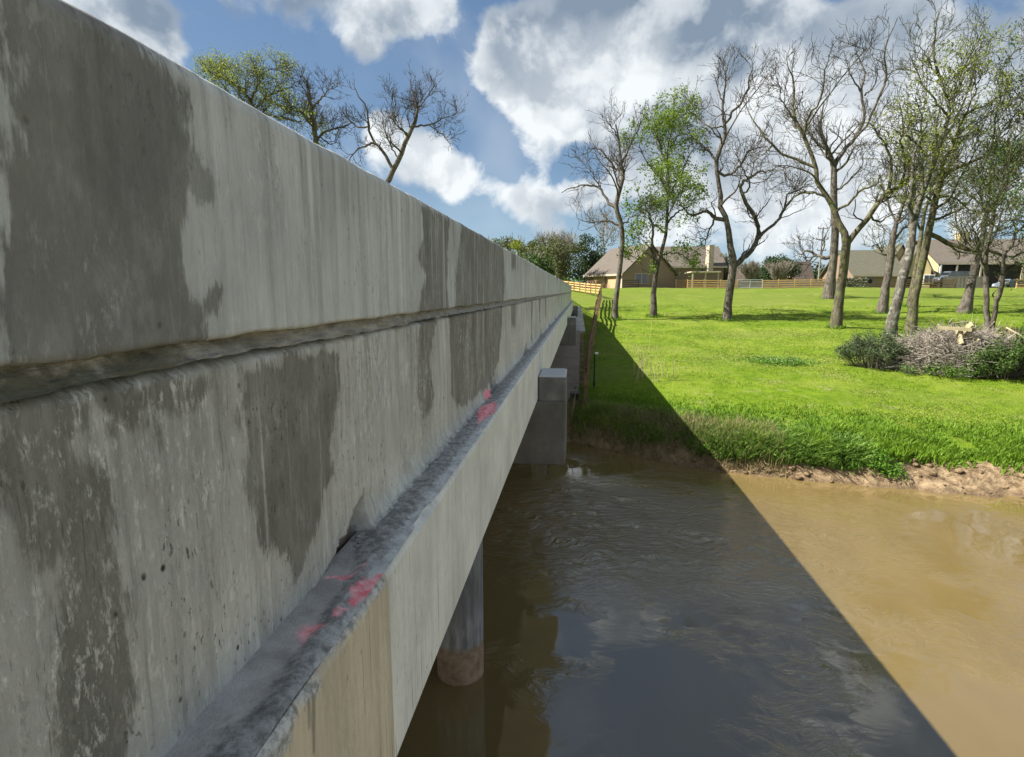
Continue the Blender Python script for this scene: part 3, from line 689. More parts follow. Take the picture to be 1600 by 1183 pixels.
# ------------------------------------------------------------------ trees
def barkm(name, a, b_, lich=None, amt=.4):
    m, t, b = mat(name); p = t.pos()
    c = t.mix(t.rng(t.noise(t.scale(p, (1, 1, .25)), 7, 5, .7), .32, .68), a, b_)
    if lich: c = t.mix(t.m('MULTIPLY', t.rng(t.noise(p, 2.6, 4, .6), .48, .62), amt), c, lich)
    t.put(b.inputs['Base Color'], c)
    t.put(b.inputs['Normal'], t.bump(t.noise(t.scale(p, (1, 1, .2)), 12, 4, .7), .9, .05))
    return m
BARK = barkm('grey_bark', (.035, .029, .022), (.14, .12, .098), (.20, .19, .16), .45)
BARKG = barkm('mossy_bark', (.040, .034, .022), (.14, .122, .085), (.15, .17, .06), .6)
BARKL = barkm('lichen_bark', (.04, .036, .03), (.15, .135, .11), (.27, .275, .24), .75)
TWIG = barkm('twig_bark', (.035, .03, .026), (.095, .083, .068))
TWIGG = barkm('budding_twig', (.045, .043, .024), (.12, .125, .055))
def leafm(name, c0, c1, tr=.25):
    m, t, b = mat(name); p = t.pos()
    c = t.mix(t.rng(t.noise(p, 1.1, 3, .6), .3, .7), c0, c1)
    c = t.mix(t.rng(t.noise(p, 9, 2), .35, .7, 0, .6), c, tuple(min(1, q*1.6) for q in c1))
    t.put(b.inputs['Base Color'], c); b.inputs['Roughness'].default_value = .6
    tl = t.n.new('ShaderNodeBsdfTranslucent'); t.put(tl.inputs[0], c)
    mx = t.n.new('ShaderNodeMixShader'); mx.inputs[0].default_value = tr
    out = [n for n in t.n if n.type == 'OUTPUT_MATERIAL'][0]
    t.l.new(b.outputs[0], mx.inputs[1]); t.l.new(tl.outputs[0], mx.inputs[2]); t.l.new(mx.outputs[0], out.inputs[0])
    return m
LEAF = leafm('spring_leaf', (.045, .115, .012), (.115, .235, .022), .35)
LEAFB2 = leafm('bright_spring_leaf', (.075, .130, .012), (.165, .245, .028), .45)
LEAFYB = leafm('yellow_crown_leaf', (.10, .13, .02), (.22, .26, .045), .45)
LEAFY = leafm('yellow_green_leaf', (.10, .135, .012), (.22, .26, .03), .4)
LEAFD = leafm('evergreen_leaf', (.010, .024, .008), (.035, .066, .018), .15)
LEAFO = leafm('olive_leaf', (.045, .058, .018), (.105, .125, .04), .25)
LEAFM = leafm('mid_leaf', (.022, .052, .010), (.065, .115, .02), .25)

def norm(a): return a/(np.linalg.norm(a, axis=-1, keepdims=True)+1e-9)
def spawn(P, Rd, n, L0, L1, ang, trop, M=5, tmin=.2, wig=.28, rfac=.5, rmin=.013, out=None, r_=None):
    """children for every parent polyline"""
    r_ = r_ or rng
    N, K, _ = P.shape
    idx = np.repeat(np.arange(N), n); c = len(idx)
    tt = tmin+(1-tmin)*r_.random(c)**.85; f = tt*(K-1); i0 = np.minimum(f.astype(int), K-2); fr = (f-i0)[:, None]
    st = P[idx, i0]*(1-fr)+P[idx, i0+1]*fr; tan = norm(P[idx, i0+1]-P[idx, i0])
    rad = Rd[idx, i0]*(1-fr[:, 0])+Rd[idx, i0+1]*fr[:, 0]
    rv = norm(r_.normal(size=(c, 3))); perp = norm(rv-tan*(rv*tan).sum(1, keepdims=True))
    a = np.radians(ang)*(.6+.8*r_.random(c))[:, None]
    dr = norm(tan*np.cos(a)+perp*np.sin(a)+np.array([0, 0, trop]))
    L = (L0+(L1-L0)*r_.random(c))*(1.15-.6*tt)
    pts = [st]; 
    for m in range(M-1):
        pts.append(pts[-1]+dr*(L/(M-1))[:, None])
        dr = norm(dr+r_.normal(size=(c, 3))*wig+np.array([0, 0, trop*.45]))
    PP = np.stack(pts, 1)
    rr0 = np.maximum(rad*rfac, rmin*1.15)
    RR = rr0[:, None]*np.linspace(1, .35, M)[None, :]; RR = np.maximum(RR, rmin)
    return PP, RR
def smooth_line(pts, n):
    pts = np.asarray(pts, float)
    if len(pts) < 3: 
        s = np.linspace(0, len(pts)-1, n); i = np.minimum(s.astype(int), len(pts)-2); f = (s-i)[:, None]; return pts[i]*(1-f)+pts[i+1]*f
    P = np.vstack([2*pts[0]-pts[1], pts, 2*pts[-1]-pts[-2]])
    s = np.linspace(0, len(pts)-1, n); i = np.minimum(s.astype(int), len(pts)-2); f = (s-i)[:, None]
    p0, p1, p2, p3 = P[i], P[i+1], P[i+2], P[i+3]
    return .5*((2*p1)+(-p0+p2)*f+(2*p0-5*p1+4*p2-p3)*f**2+(-p0+3*p1-3*p2+p3)*f**3)
def leaves(cent, n_per, spread, size, r_=None, droop=0):
    r_ = r_ or rng
    c = np.repeat(cent, n_per, axis=0)+r_.normal(size=(len(cent)*n_per, 3))*spread
    n = len(c); nrm = norm(r_.normal(size=(n, 3))+np.array([0, 0, .5])); rv = norm(r_.normal(size=(n, 3)))
    u = norm(np.cross(nrm, rv)); v = np.cross(nrm, u); s = (size*(.6+.8*r_.random(n)))[:, None]
    V = np.stack([c-u*s*.5, c+v*s*.28, c+u*s*.5, c-v*s*.28], 1).reshape(-1, 3)
    return V, np.arange(4*n).reshape(-1, 4)
TREES = []
def traced_tree(name, label, trunk, limbs, Y, bark, twigm, dens=1.0, seed=1, group=None, foliage=None, tl=(1.5, 3.6), rmin=.013, deep=True, spread=.45, kids=(11, 6, 5), cat='tree', base_ext=None):
    r_ = np.random.default_rng(seed)
    yt = lambda u, v: onY(u, v, Y)
    base = yt(trunk[0][0], trunk[0][1]); gz = H1(base[0], base[1])
    if base_ext: base = np.array([base_ext[0], Y, H1(base_ext[0], Y)]); gz = base[2]
    root = empty(name, (base[0], base[1], gz), label, cat, group)
    O = np.array([base[0], base[1], gz])
    px = Y/F  # metres per photo pixel
    done = []   # (pixel pts, yoff, pos, rad)
    def conv(line, y_start, slope, wander):
        pts = []; rad = []; off = y_start; offs = []
        for i, (u, v, w_) in enumerate(line):
            if i: off += slope*math.hypot(u-line[i-1][0], v-line[i-1][1])*px+r_.normal()*wander
            offs.append(off); pts.append(onY(u, v, Y+off)); rad.append(max(w_*.41*px, .012))
        return np.array(pts), np.array(rad), offs
    tp, tr, toff = conv(trunk, 0, 0, .12)
    if base_ext:
        tp = np.vstack([[base], (base+tp[0])/2+[.2, 0, 0], tp]); tr = np.concatenate([[tr[0]*1.5, tr[0]*1.2], tr]); 
    n = 22; P = smooth_line(tp, n); Rr = np.interp(np.linspace(0, 1, n), np.linspace(0, 1, len(tr)), tr)
    P = P+r_.normal(size=P.shape)*.02
    P[0] = P[0]*1.; P[0, 2] = min(P[0, 2], gz-.05)
    fl = np.exp(-np.linspace(0, 1, n)*n/1.0); Rr = Rr*(1+.22*fl)
    V, Q = tubes((P-O)[None], Rr[None], 12)
    # bark ridges
    ang_ = np.arange(len(V)) % 12; V = V+0
    mk('trunk', V, Q, bark, root)
    rec = [(trunk, toff)]
    allP = [P[n//2:]]; allR = [Rr[n//2:]]
    LP = []; LR = []
    for li, line in enumerate(limbs):
        best = (1e9, 0.)
        for ln, of in rec:
            for (q, o_) in zip(ln, of):
                dd_ = math.hypot(q[0]-line[0][0], q[1]-line[0][1])
                if dd_ < best[0]: best = (dd_, o_)
        sl_ = r_.uniform(-spread, spread)
        lp, lr, lo = conv(line, best[1], sl_, .15)
        rec.append((line, lo))
        m_ = 14; p_ = smooth_line(lp, m_); rr_ = np.interp(np.linspace(0, 1, m_), np.linspace(0, 1, len(lr)), lr)
        p_[1:] += r_.normal(size=p_[1:].shape)*.05
        V, Q = tubes((p_-O)[None], rr_[None], 8)
        mk('limb', V, Q, bark, root); LP.append(p_); LR.append(rr_)
    hgt_ = (P[-1, 2]-P[0, 2])*(.55 if base_ext else 1.)
    for q in range(4):
        i0 = int(n*r_.uniform(.35, .75)); a_ = (math.pi/2 if q % 2 else -math.pi/2)+r_.uniform(-.6, .6)
        dv = np.array([math.cos(a_), math.sin(a_), r_.uniform(.25, .8)]); L_ = hgt_*r_.uniform(.20, .32); pp_ = [P[i0]]
        for k in range(6): 
            pp_.append(pp_[-1]+dv/np.linalg.norm(dv)*L_/6); dv = dv+r_.normal(size=3)*.22+[0, 0, .12]
        p_ = smooth_line(np.array(pp_), 14); rr_ = np.linspace(Rr[i0]*.5, .02, 14)
        V, Q = tubes((p_-O)[None], rr_[None], 6); mk('limb', V, Q, bark, root); LP.append(p_); LR.append(rr_)
    PP = np.stack(LP+[smooth_line(P[n//2:], 14)]); RR = np.stack(LR+[np.interp(np.linspace(0, 1, 14), np.linspace(0, 1, n-n//2), Rr[n//2:])])
    k1, k2, k3 = kids
    S1, R1 = spawn(PP, RR, max(1, int(k1*dens)), tl[0]*1.1, tl[1]*1.35, 46, .20, 9, .12, .30, .40, rmin*1.35, r_=r_)
    S2, R2 = spawn(S1, R1, max(3, k2-2), .8, 2.2, 42, .18, 6, .12, .28, .5, rmin*1.0, r_=r_)
    mb = MB()
    for (p_, q_, kk) in ((S1, R1, 5), (S2, R2, 3)):
        V, Q = tubes(p_-O, q_, kk); mb.add(V, Q)
    tips = S2
    if deep:
        S3, R3 = spawn(S2, R2, max(2, k3-1), .35, 1.05, 38, .16, 4, .2, .24, .6, rmin*.8, r_=r_)
        V, Q = tubes(S3-O, R3, 3); mb.add(V, Q); tips = S3
    mb.build('twigs', twigm, root)
    if foliage:
        fm, frac, nper, sprd, size, blobs = foliage
        c = tips[:, -1]
        if blobs is not None:
            # only leaves whose direction lies in the leafy part of the crown
            keep = np.zeros(len(c), bool)
            for (bu, bv, br) in blobs:
                ctr = onY(bu, bv, Y); keep |= (np.hypot(c[:, 0]-ctr[0], c[:, 2]-ctr[2]) < br*px*1.0)
            c = c[keep]
        c = c[r_.random(len(c)) < frac]
        if len(c):
            V, Q = leaves(c, nper, sprd, size, r_); mk('foliage', V-O, Q, fm, root, smooth=False)
    return root

G1 = 'bare pecan trees on the lawn'
traced_tree('bare_tree', 'slim leafless tree nearest the brown fence, leaning right at the top', 
 [(961,500,11),(962,470,9),(967,430,9),(972,390,9),(971,355,9),(963,325,8),(968,300,8),(974,270,7),(969,250,5),(967,220,3),(962,195,2)],
 [[(963,325,7),(950,315,5),(938,295,4),(925,290,3),(905,290,2.5),(878,302,1.5)],[(968,268,4),(955,255,3),(940,235,2.5),(918,232,1.2)],[(972,255,4),(985,225,3),(995,205,2),(1010,182,1)],
  [(968,352,4),(945,345,3),(925,348,2),(900,342,1)],[(973,352,3),(985,340,2),(1002,330,1)],[(967,220,3),(960,205,2),(948,190,1)],[(938,295,3),(925,270,2),(910,255,1)]],
 50, BARK, TWIG, seed=11, tl=(1.0,2.4), kids=(7,5,4), group=G1)
traced_tree('young_leafy_tree', 'bright green leafy tree in front of the tan house gable', 
 [(1021,495,12),(1022,450,9),(1027,415,8),(1040,370,6),(1043,320,5),(1045,280,4),(1042,240,3),(1050,200,2),(1062,172,1.2)],
 [[(1024,425,5),(1018,385,5),(1020,355,4),(1012,330,2)],[(1043,310,4),(1060,280,3),(1075,250,2),(1087,225,1)],[(1043,300,4),(1025,270,3),(1008,250,2),(1000,230,1)],
  [(1041,350,4),(1060,330,3),(1085,320,1.2)],[(1040,365,3),(1015,345,2),(998,325,1)],[(1043,260,3),(1030,225,2),(1022,185,1)],[(1047,230,3),(1065,205,2),(1072,185,1)],[(1030,400,3),(1055,395,2),(1075,405,1)],[(1028,410,3),(1008,395,2),(1000,410,1)]],
 52, BARK, TWIG, seed=12, tl=(1.0,2.5), kids=(8,5,4), foliage=(LEAFB2,.95,13,.22,.20,None))
traced_tree('forked_bare_tree', 'tall leafless tree whose trunk forks into two crooked stems, mid lawn', 
 [(1137,496,15),(1138,470,13),(1143,430,14),(1146,405,13),(1140,380,11),(1137,347,9),(1126,325,9),(1126,304,8),(1121,278,7),(1119,255,7),(1126,230,7),(1134,209,6),(1130,190,5),(1130,165,4),(1133,140,3),(1134,117,2),(1133,92,1)],
 [[(1148,415,11),(1160,405,10),(1172,395,9),(1185,373,8),(1183,350,7),(1172,327,7),(1160,304,6),(1156,287,5)],
  [(1156,292,5),(1166,281,5),(1189,270,4),(1212,265,2)],
  [(1131,195,5),(1143,178,4),(1157,160,3.5),(1169,140,3),(1172,115,2),(1180,95,1)],
  [(1137,347,8),(1117,341,7),(1103,330,5),(1088,336,4),(1074,333,3),(1060,312,1.5)],[(1132,200,3),(1109,198,2.5),(1091,183,2),(1083,166,1)],
  [(1119,250,4),(1103,232,3),(1091,221,2.5),(1086,200,1)],[(1121,268,5),(1134,275,5),(1149,267,4),(1160,252,4),(1172,235,3),(1197,229,1.5)],
  [(1185,373,6),(1206,353,5),(1219,340,5),(1233,316,4),(1251,302,3),(1272,300,1.5)],[(1226,327,4),(1232,304,3),(1250,296,2),(1268,285,1)],
  [(1130,165,3),(1122,140,2),(1115,115,1)],[(1119,340,4),(1108,360,3),(1100,385,1.5),(1092,372,1)],[(1160,304,4),(1172,290,3),(1160,262,2),(1150,240,1)]],
 50, BARK, TWIG, seed=13, tl=(1.0,2.8), kids=(7,6,4), group=G1)
traced_tree('large_bare_tree', 'big spreading leafless tree at the lit front of the right hand grove', 
 [(1305,512,18),(1310,470,15),(1315,440,14),(1319,413,14),(1323,382,14),(1318,362,11),(1307,340,10),(1302,325,9),(1291,307,8),(1276,282,7),(1274,259,7),(1265,236,6),(1255,210,6),(1242,187,5),(1239,161,4),(1242,129,3),(1233,109,2),(1228,86,1)],
 [[(1323,382,10),(1340,360,9),(1358,340,9),(1368,322,8),(1388,299,8),(1408,290,6),(1426,270,5),(1440,253,4),(1462,236,3)],
  [(1255,215,4),(1262,184,4),(1276,167,3),(1285,144,3),(1288,115,2),(1297,84,1)],
  [(1274,262,5),(1253,252,5),(1228,244,4),(1207,227,4),(1193,210,3),(1173,184,2),(1166,160,1)],
  [(1300,322,5),(1288,308,4),(1274,302,4),(1251,302,3),(1235,312,2)],
  [(1388,299,6),(1394,262,5),(1388,238,4),(1371,213,3),(1360,190,2)],[(1305,332,5),(1334,310,4),(1348,296,4),(1368,290,2),(1376,270,1)],
  [(1207,227,3),(1195,240,2),(1178,250,1)],[(1408,290,5),(1415,255,4),(1408,225,3),(1412,190,2),(1405,160,1)],[(1358,340,4),(1375,345,3),(1395,335,2),(1415,338,1)],
  [(1242,187,3),(1225,165,2),(1218,140,1)]],
 45.5, BARKG, TWIG, seed=14, tl=(1.1,3.0), kids=(8,6,4), group=G1, foliage=(LEAFY,.5,3,.12,.13,[(1320,400,45),(1330,350,20)]))
traced_tree('far_bare_tree', 'tall leafless tree with flared base set back behind the big spreading tree', 
 [(1295,462,20),(1299,430,14),(1303,396,13),(1305,357,12),(1303,325,11),(1303,280,10),(1302,256,9),(1295,238,7),(1285,215,6),(1282,190,4),(1288,160,2)],
 [[(1303,262,8),(1317,238,7),(1334,218,6),(1351,184,5),(1345,144,4),(1351,115,3),(1340,85,1.5)],[(1334,218,5),(1355,195,4),(1370,160,4),(1385,125,4),(1382,95,3),(1388,60,2),(1402,30,1)],
  [(1303,270,5),(1320,258,4),(1332,235,3),(1345,225,2)],[(1300,400,7),(1285,402,6),(1275,398,5),(1262,392,4),(1250,398,2)],[(1351,150,3),(1368,130,2),(1372,100,1)],
  [(1295,238,4),(1278,225,3),(1262,205,2),(1258,180,1)],[(1303,300,4),(1325,285,3),(1345,262,2),(1350,240,1)],[(1345,144,3),(1330,120,2),(1322,95,1)],[(1275,398,4),(1262,408,3),(1255,395,1.5)]],
 70, BARK, TWIG, seed=15, tl=(1.6,4.0), kids=(8,6,4), rmin=.016, group=G1)
traced_tree('lichen_tree', 'leaning tree with pale lichen patches rising from behind the brush pile', 
 [(1392,524,18),(1396,495,17),(1402,470,16),(1412,430,15),(1420,395,14),(1426,355,12),(1437,313,10),(1449,281,9),(1460,250,8),(1472,213,7),(1483,184,6),(1480,161,5),(1466,115,4),(1457,80,3),(1463,52,2),(1466,15,1)],
 [[(1426,350,7),(1421,310,6),(1428,250,5),(1437,215,4),(1440,180,2),(1430,150,1)],[(1470,220,5),(1490,195,4),(1510,150,3),(1520,110,2),(1528,70,1)],[(1480,165,4),(1500,135,3),(1512,95,2),(1540,40,1)],
  [(1449,285,4),(1430,275,3),(1405,265,2),(1385,250,1)],[(1466,118,3),(1450,95,2),(1436,70,1)],[(1457,255,5),(1440,235,4),(1420,215,3),(1400,205,2)],[(1483,184,4),(1465,160,3),(1440,130,2),(1425,95,1)],
  [(1472,215,4),(1500,215,3),(1530,190,2),(1550,160,1)]],
 41, BARKL, TWIGG, seed=16, tl=(1.0,2.9), kids=(9,6,4), foliage=(LEAFY,.7,7,.16,.13,[(1400,340,60),(1440,200,60),(1500,150,75),(1420,390,40),(1540,110,60),(1480,260,60)]))
traced_tree('crooked_green_tree', 'mossy tree with one long limb reaching level to the right', 
 [(1422,513,17),(1427,480,14),(1430,460,13),(1437,430,12),(1447,385,12),(1452,355,11),(1463,305,9),(1475,275,8),(1495,262,7),(1518,253,5),(1544,241,4),(1552,218,3),(1558,172,2),(1565,130,1)],
 [[(1451,365,9),(1465,372,8),(1490,385,7),(1520,393,7),(1550,392,6),(1575,402,4),(1600,395,3),(1640,380,2)],[(1470,285,6),(1475,250,6),(1489,225,5),(1506,184,4),(1544,161,3),(1585,140,2)],
  [(1455,345,5),(1475,340,4),(1500,325,3),(1530,300,2),(1550,280,1)],[(1489,225,4),(1480,190,3),(1490,150,2),(1500,110,1)],[(1544,241,3),(1575,225,2),(1600,200,1)],[(1460,320,4),(1440,300,3),(1420,290,2)],
  [(1463,305,4),(1490,310,3),(1520,330,2),(1560,330,1)],[(1506,184,3),(1520,150,2),(1535,110,1)]],
 43.5, BARKG, TWIGG, seed=17, tl=(1.0,2.9), kids=(9,6,4), foliage=(LEAFY,.7,7,.16,.13,[(1520,130,80),(1560,90,70),(1500,230,70),(1560,200,60),(1450,370,50),(1520,300,50)]))
traced_tree('slender_far_tree', 'slender mossy trunk seen just left behind the crooked tree', 
 [(1423,478,12),(1428,440,9),(1436,400,8),(1440,360,6),(1448,320,5),(1470,280,4),(1490,240,3),(1500,200,1)],
 [[(1440,360,4),(1425,330,3),(1415,300,2)],[(1448,320,3),(1465,310,2),(1490,300,1)],[(1470,280,3),(1460,250,2),(1462,220,1)]],
 61, BARKG, TWIGG, seed=18, tl=(1.5,3.4), kids=(8,5,4), rmin=.015)
traced_tree('knotted_grey_tree', 'short grey trunk with a knotted top before the stone wall', 
 [(1378,487,17),(1383,455,13),(1388,430,12),(1392,400,12),(1394,380,10),(1400,350,7),(1412,315,5),(1420,270,4),(1415,230,2)],
 [[(1392,400,7),(1378,392,5),(1370,382,3),(1362,388,2)],[(1394,380,5),(1405,365,4),(1420,350,3),(1435,340,1)],[(1400,350,4),(1388,320,3),(1380,290,2),(1370,260,1)],[(1412,315,3),(1430,290,2),(1440,260,1)]],
 56, BARK, TWIGG, seed=19, tl=(1.3,3.2), kids=(8,5,4), rmin=.015, foliage=(LEAFY,.5,3,.13,.14,[(1375,390,40)]))
traced_tree('leaning_grey_tree', 'leaning grey trunk in front of the weathered picket fence', 
 [(1507,487,20),(1515,455,13),(1522,425,12),(1527,400,11),(1535,370,8),(1540,335,7),(1546,300,5),(1550,250,4),(1562,200,2)],
 [[(1527,400,6),(1510,380,5),(1495,350,3),(1490,320,2)],[(1540,335,4),(1560,310,3),(1585,290,2)],[(1535,370,4),(1560,360,3),(1590,350,2)],[(1546,300,3),(1530,270,2),(1525,240,1)]],
 56, BARK, TWIG, seed=20, tl=(1.4,3.4), kids=(8,5,4), rmin=.015)
traced_tree('twin_stem_tree', 'twin stemmed dark tree with green leaves growing at right behind the brush pile', 
 [(1545,516,9),(1541,470,8),(1541,430,8),(1540,400,7),(1550,350,6),(1562,300,5),(1590,260,4),(1615,220,2)],
 [[(1550,516,8),(1556,480,7),(1565,440,7),(1570,400,5),(1592,360,4),(1620,330,2)],[(1541,430,4),(1530,395,3),(1520,360,2)],[(1550,350,4),(1535,320,3),(1530,290,2)],[(1570,400,3),(1585,405,2),(1605,420,1)],[(1562,300,3),(1570,270,2),(1575,240,1)]],
 38, BARK, TWIGG, seed=21, tl=(.8,2.4), kids=(10,6,4), foliage=(LEAFM,.7,6,.15,.15,[(1560,300,40),(1590,330,60),(1545,280,30),(1600,270,50),(1560,390,30),(1600,380,40)]))
# an unseen trunk right of the frame whose branches enter it
traced_tree('edge_tree', 'green tree at the right edge whose leafy branches reach into view', 
 [(1700,560,16),(1695,480,13),(1690,400,12),(1680,330,10),(1670,260,8),(1660,180,5),(1650,100,2)],
 [[(1690,400,7),(1650,370,5),(1610,350,3),(1580,345,2)],[(1680,330,6),(1640,290,5),(1605,260,3),(1575,250,1)],[(1670,260,5),(1630,200,4),(1600,160,2),(1575,130,1)],[(1660,180,4),(1630,120,3),(1600,80,2)],[(1690,430,5),(1650,430,3),(1615,410,2)]],
 40, BARK, TWIGG, seed=22, tl=(1.,2.6), kids=(9,6,4), foliage=(LEAFM,.55,4,.15,.15,None))
# left, beyond the bridge
traced_tree('bare_tree', 'leafless tree with a twisting fork showing above the middle of the bridge rail', 
 [(600,305,11),(608,280,10),(623,249,9),(637,215,8),(648,192,7),(652,168,4),(643,141,2),(640,122,1)],
 [[(614,265,6),(604,245,6),(592,228,5),(584,222,5),(576,198,4),(574,171,3),(560,150,2),(552,130,1)],[(584,224,4),(573,227,4),(562,232,3),(549,246,2),(540,258,1)],[(648,198,4),(670,195,3),(694,185,2),(715,176,1)],
  [(650,172,3),(665,155,2),(678,135,1)],[(576,198,3),(560,200,3),(545,190,2),(530,195,1)],[(637,215,3),(620,190,2),(612,165,1.5),(615,140,1)],[(670,195,2),(690,210,2),(700,222,1)],[(623,249,3),(605,215,2),(598,190,1)]],
 55, BARK, TWIG, seed=31, tl=(.8,1.8), kids=(8,6,4), rmin=.015, base_ext=(-20.5,))
traced_tree('bare_tree', 'leafless tree beside the leafy one, poking above the bridge rail', 
 [(494,235,10),(493,215,9),(488,188,8),(486,165,6),(484,145,3),(480,125,1)],
 [[(493,218,5),(511,205,4),(535,198,3),(559,190,1)],[(488,190,5),(470,175,4),(455,165,3),(440,150,1)],[(488,170,4),(505,150,3),(520,135,1)],[(486,165,3),(475,140,2),(465,125,1)],[(500,212,3),(515,225,2),(530,222,1)]],
 56, BARK, TWIG, seed=32, tl=(.7,1.6), kids=(9,6,4), rmin=.015, base_ext=(-26.5,), foliage=(LEAFY,.4,4,.2,.22,[(500,215,25),(480,200,25)]))
traced_tree('leafy_tree', 'yellow green leafy tree showing above the bridge rail at upper left', 
 [(400,210,10),(398,180,9),(392,160,7),(380,145,5),(365,130,3),(350,118,1)],
 [[(398,170,5),(420,150,4),(445,140,3),(462,135,1)],[(392,155,5),(400,140,4),(405,125,2),(400,112,1)],[(385,140,4),(355,125,3),(330,115,2),(312,108,1)],[(365,130,3),(345,118,2),(338,108,1)],[(420,150,4),(435,165,3),(455,175,1)],[(402,175,5),(440,185,4),(470,190,2)],[(405,120,2),(425,108,1.5),(440,112,1)]],
 56, BARK, TWIG, seed=33, tl=(.6,1.5), kids=(11,6,4), rmin=.015, base_ext=(-33,), foliage=(LEAFYB,.7,9,.30,.16,[(345,108,60),(385,118,60),(430,135,50),(455,160,50),(420,170,60),(380,150,70),(470,190,45)]))

# ------------------------------------------------------------------ background shrubs and trees
def blob_tree(name, label, u, vtop, Y, wpx, leafmat, n=5200, lsize=.42, trunk=True, seed=0, group=None, twiggy=0, flat=1., zb=None, cat='tree', squash=1.):
    r_ = np.random.default_rng(seed)
    bx = onY(u, 450, Y)[0]; gz = H1(bx, Y) if zb is None else zb
    top = onY(u, vtop, Y)[2]; hgt = top-gz; rad = wpx*.5*Y/F
    root = empty(name, (bx, Y, gz), label, cat, group)
    if trunk:
        mb = MB(); lp = []; lr = []
        for i in range(7):
            a = r_.random()*6.28; q = np.array([math.cos(a), math.sin(a)])*rad*.55*r_.random()
            pts = np.array([(0, 0, -.2), (q[0]*.15, q[1]*.15, hgt*.2), (q[0]*.6, q[1]*.6, hgt*.5), (q[0]*1.2, q[1]*1.2, hgt*.8)])
            lp.append(smooth_line(pts, 8)); lr.append(np.linspace(.045*hgt*.35, .03, 8))
        V, Q = tubes(np.array(lp), np.array(lr), 6); mk('trunk', V, Q, BARK, root)
    else:
        a = r_.random(14)*6.28
        lp = [smooth_line(np.array([(0,0,-.1),(math.cos(x)*rad*.3, math.sin(x)*rad*.3, hgt*.4),(math.cos(x)*rad*.7, math.sin(x)*rad*.7, hgt*.8)]), 6) for x in a]
        V, Q = tubes(np.array(lp), np.full((14, 6), .03), 4); mk('stems', V, Q, TWIG, root)
    # crown of clumps
    nc = 34; cs = []
    while len(cs) < nc:
        q = r_.normal(size=3); q /= np.linalg.norm(q); q *= r_.random()**.4
        q = q*np.array([rad*.86, rad*.86, hgt*.45*flat]); q[2] += hgt*(.50)
        cs.append(q)
    cs = np.array(cs); cr = rad*(.22+.22*r_.random(nc))*squash
    if leafmat is not None:
        m = n//nc; D = norm(r_.normal(size=(nc, m, 3))); sh = (r_.random((nc, m, 1))**.35)
        c = (cs[:, None, :]+D*sh*cr[:, None, None]*np.array([1, 1, .8])).reshape(-1, 3)
        c = c[c[:, 2] > hgt*.04]
        V, Q = leaves(c, 1, .05, lsize, r_); mk('foliage', V, Q, leafmat, root, smooth=False)
    if twiggy:
        P0 = np.array(lp); R0 = np.full(P0.shape[:2], .06)
        P0 = np.stack([smooth_line(p_, 8) for p_ in P0]); R0 = np.full(P0.shape[:2], .07)
        A, RA = spawn(P0, R0, twiggy, rad*.5, rad*1.0, 45, .5, 6, .2, .2, .6, .03, r_=r_)
        B, RB = spawn(A, RA, 5, rad*.25, rad*.5, 35, .4, 4, .2, .2, .6, .022, r_=r_)
        mb = MB()
        V, Q = tubes(A, RA, 3); mb.add(V, Q); V, Q = tubes(B, RB, 3); mb.add(V, Q)
        mb.build('twigs', TWIGP, root)
    return root
TWIGP = barkm('pale_twig', (.16, .14, .11), (.32, .29, .23))
HG = 'trees behind the far end of the bridge'
for i, a in enumerate([
 ('dark_cedar','dark ragged cedar at the left end of the row behind the bridge rail',790,357,118,60,LEAFO,9,0),
 ('round_tree','yellow green round tree right of the ragged cedar',816,364,112,62,LEAFY,10,4),
 ('olive_tree','olive green wispy tree in the middle of the row',850,361,108,76,LEAFO,11,14),
 ('pale_tree','wide pale twiggy tree at the front of the row behind the rail end',876,366,98,84,LEAFO,12,26),
 ('evergreen_tree','dark green evergreen tree standing left of the tan house roof',915,366,112,64,LEAFD,13,0),
 ('evergreen_tree','smaller dark evergreen touching the left slope of the tan house roof',937,379,116,40,LEAFD,14,0),
 ('low_tree','low scruffy tree half hidden by the bridge rail under the ragged cedar',760,372,100,70,LEAFO,15,8),
 ('low_tree','low green tree filling the gap below the yellow green round tree',832,396,92,60,LEAFM,16,6)]):
    blob_tree(a[0], a[1], a[2], a[3], a[4], a[5], a[6], n=6500 if a[8] < 20 else 3600, lsize=.36, seed=a[7], twiggy=a[8], group=HG)
traced_tree('pale_sapling', 'pale thin leafless tree rising behind the tan house roof', [(948,430,4),(945,400,3),(942,375,3),(944,350,2),(945,330,1)],
  [[(944,385,2),(955,365,1.5),(962,350,1)],[(943,370,2),(930,355,1.5),(925,340,1)]], 125, TWIGP, TWIGP, seed=41, tl=(2,4), kids=(9,5,3), rmin=.03)
blob_tree('round_evergreen', 'large round dark evergreen tree beyond the orange fence', 1213, 395, 112, 66, LEAFD, n=9000, lsize=.34, seed=51, flat=1.15)
blob_tree('bare_shrub', 'grey leafless shrub spreading left of the round evergreen', 1172, 415, 98, 50, None, seed=52, twiggy=34, cat='shrub')
blob_tree('bare_shrub', 'pale leafless shrub standing before the round evergreen', 1215, 415, 98, 54, None, seed=53, twiggy=30, cat='shrub')
blob_tree('garden_tree', 'olive garden tree right of the tan house chimney', 1126, 395, 104, 36, LEAFO, n=3000, lsize=.3, seed=54, twiggy=14)
for i, (u, vt, wd, lb) in enumerate([(1262,408,46,'far dark tree peeking over the brown twin roofs'),(1290,414,40,'far dark tree behind the utility pole'),(1316,405,30,'far dark tree between the two nearest trunks of the grove'),(1185,418,50,'far dark tree low behind the leafless grey shrub'),(1140,412,36,'far dark tree behind the garden tree')]):
    blob_tree('distant_tree', lb, u, vt, 170, wd, LEAFD, n=2600, lsize=.6, seed=60+i, group='distant tree line')
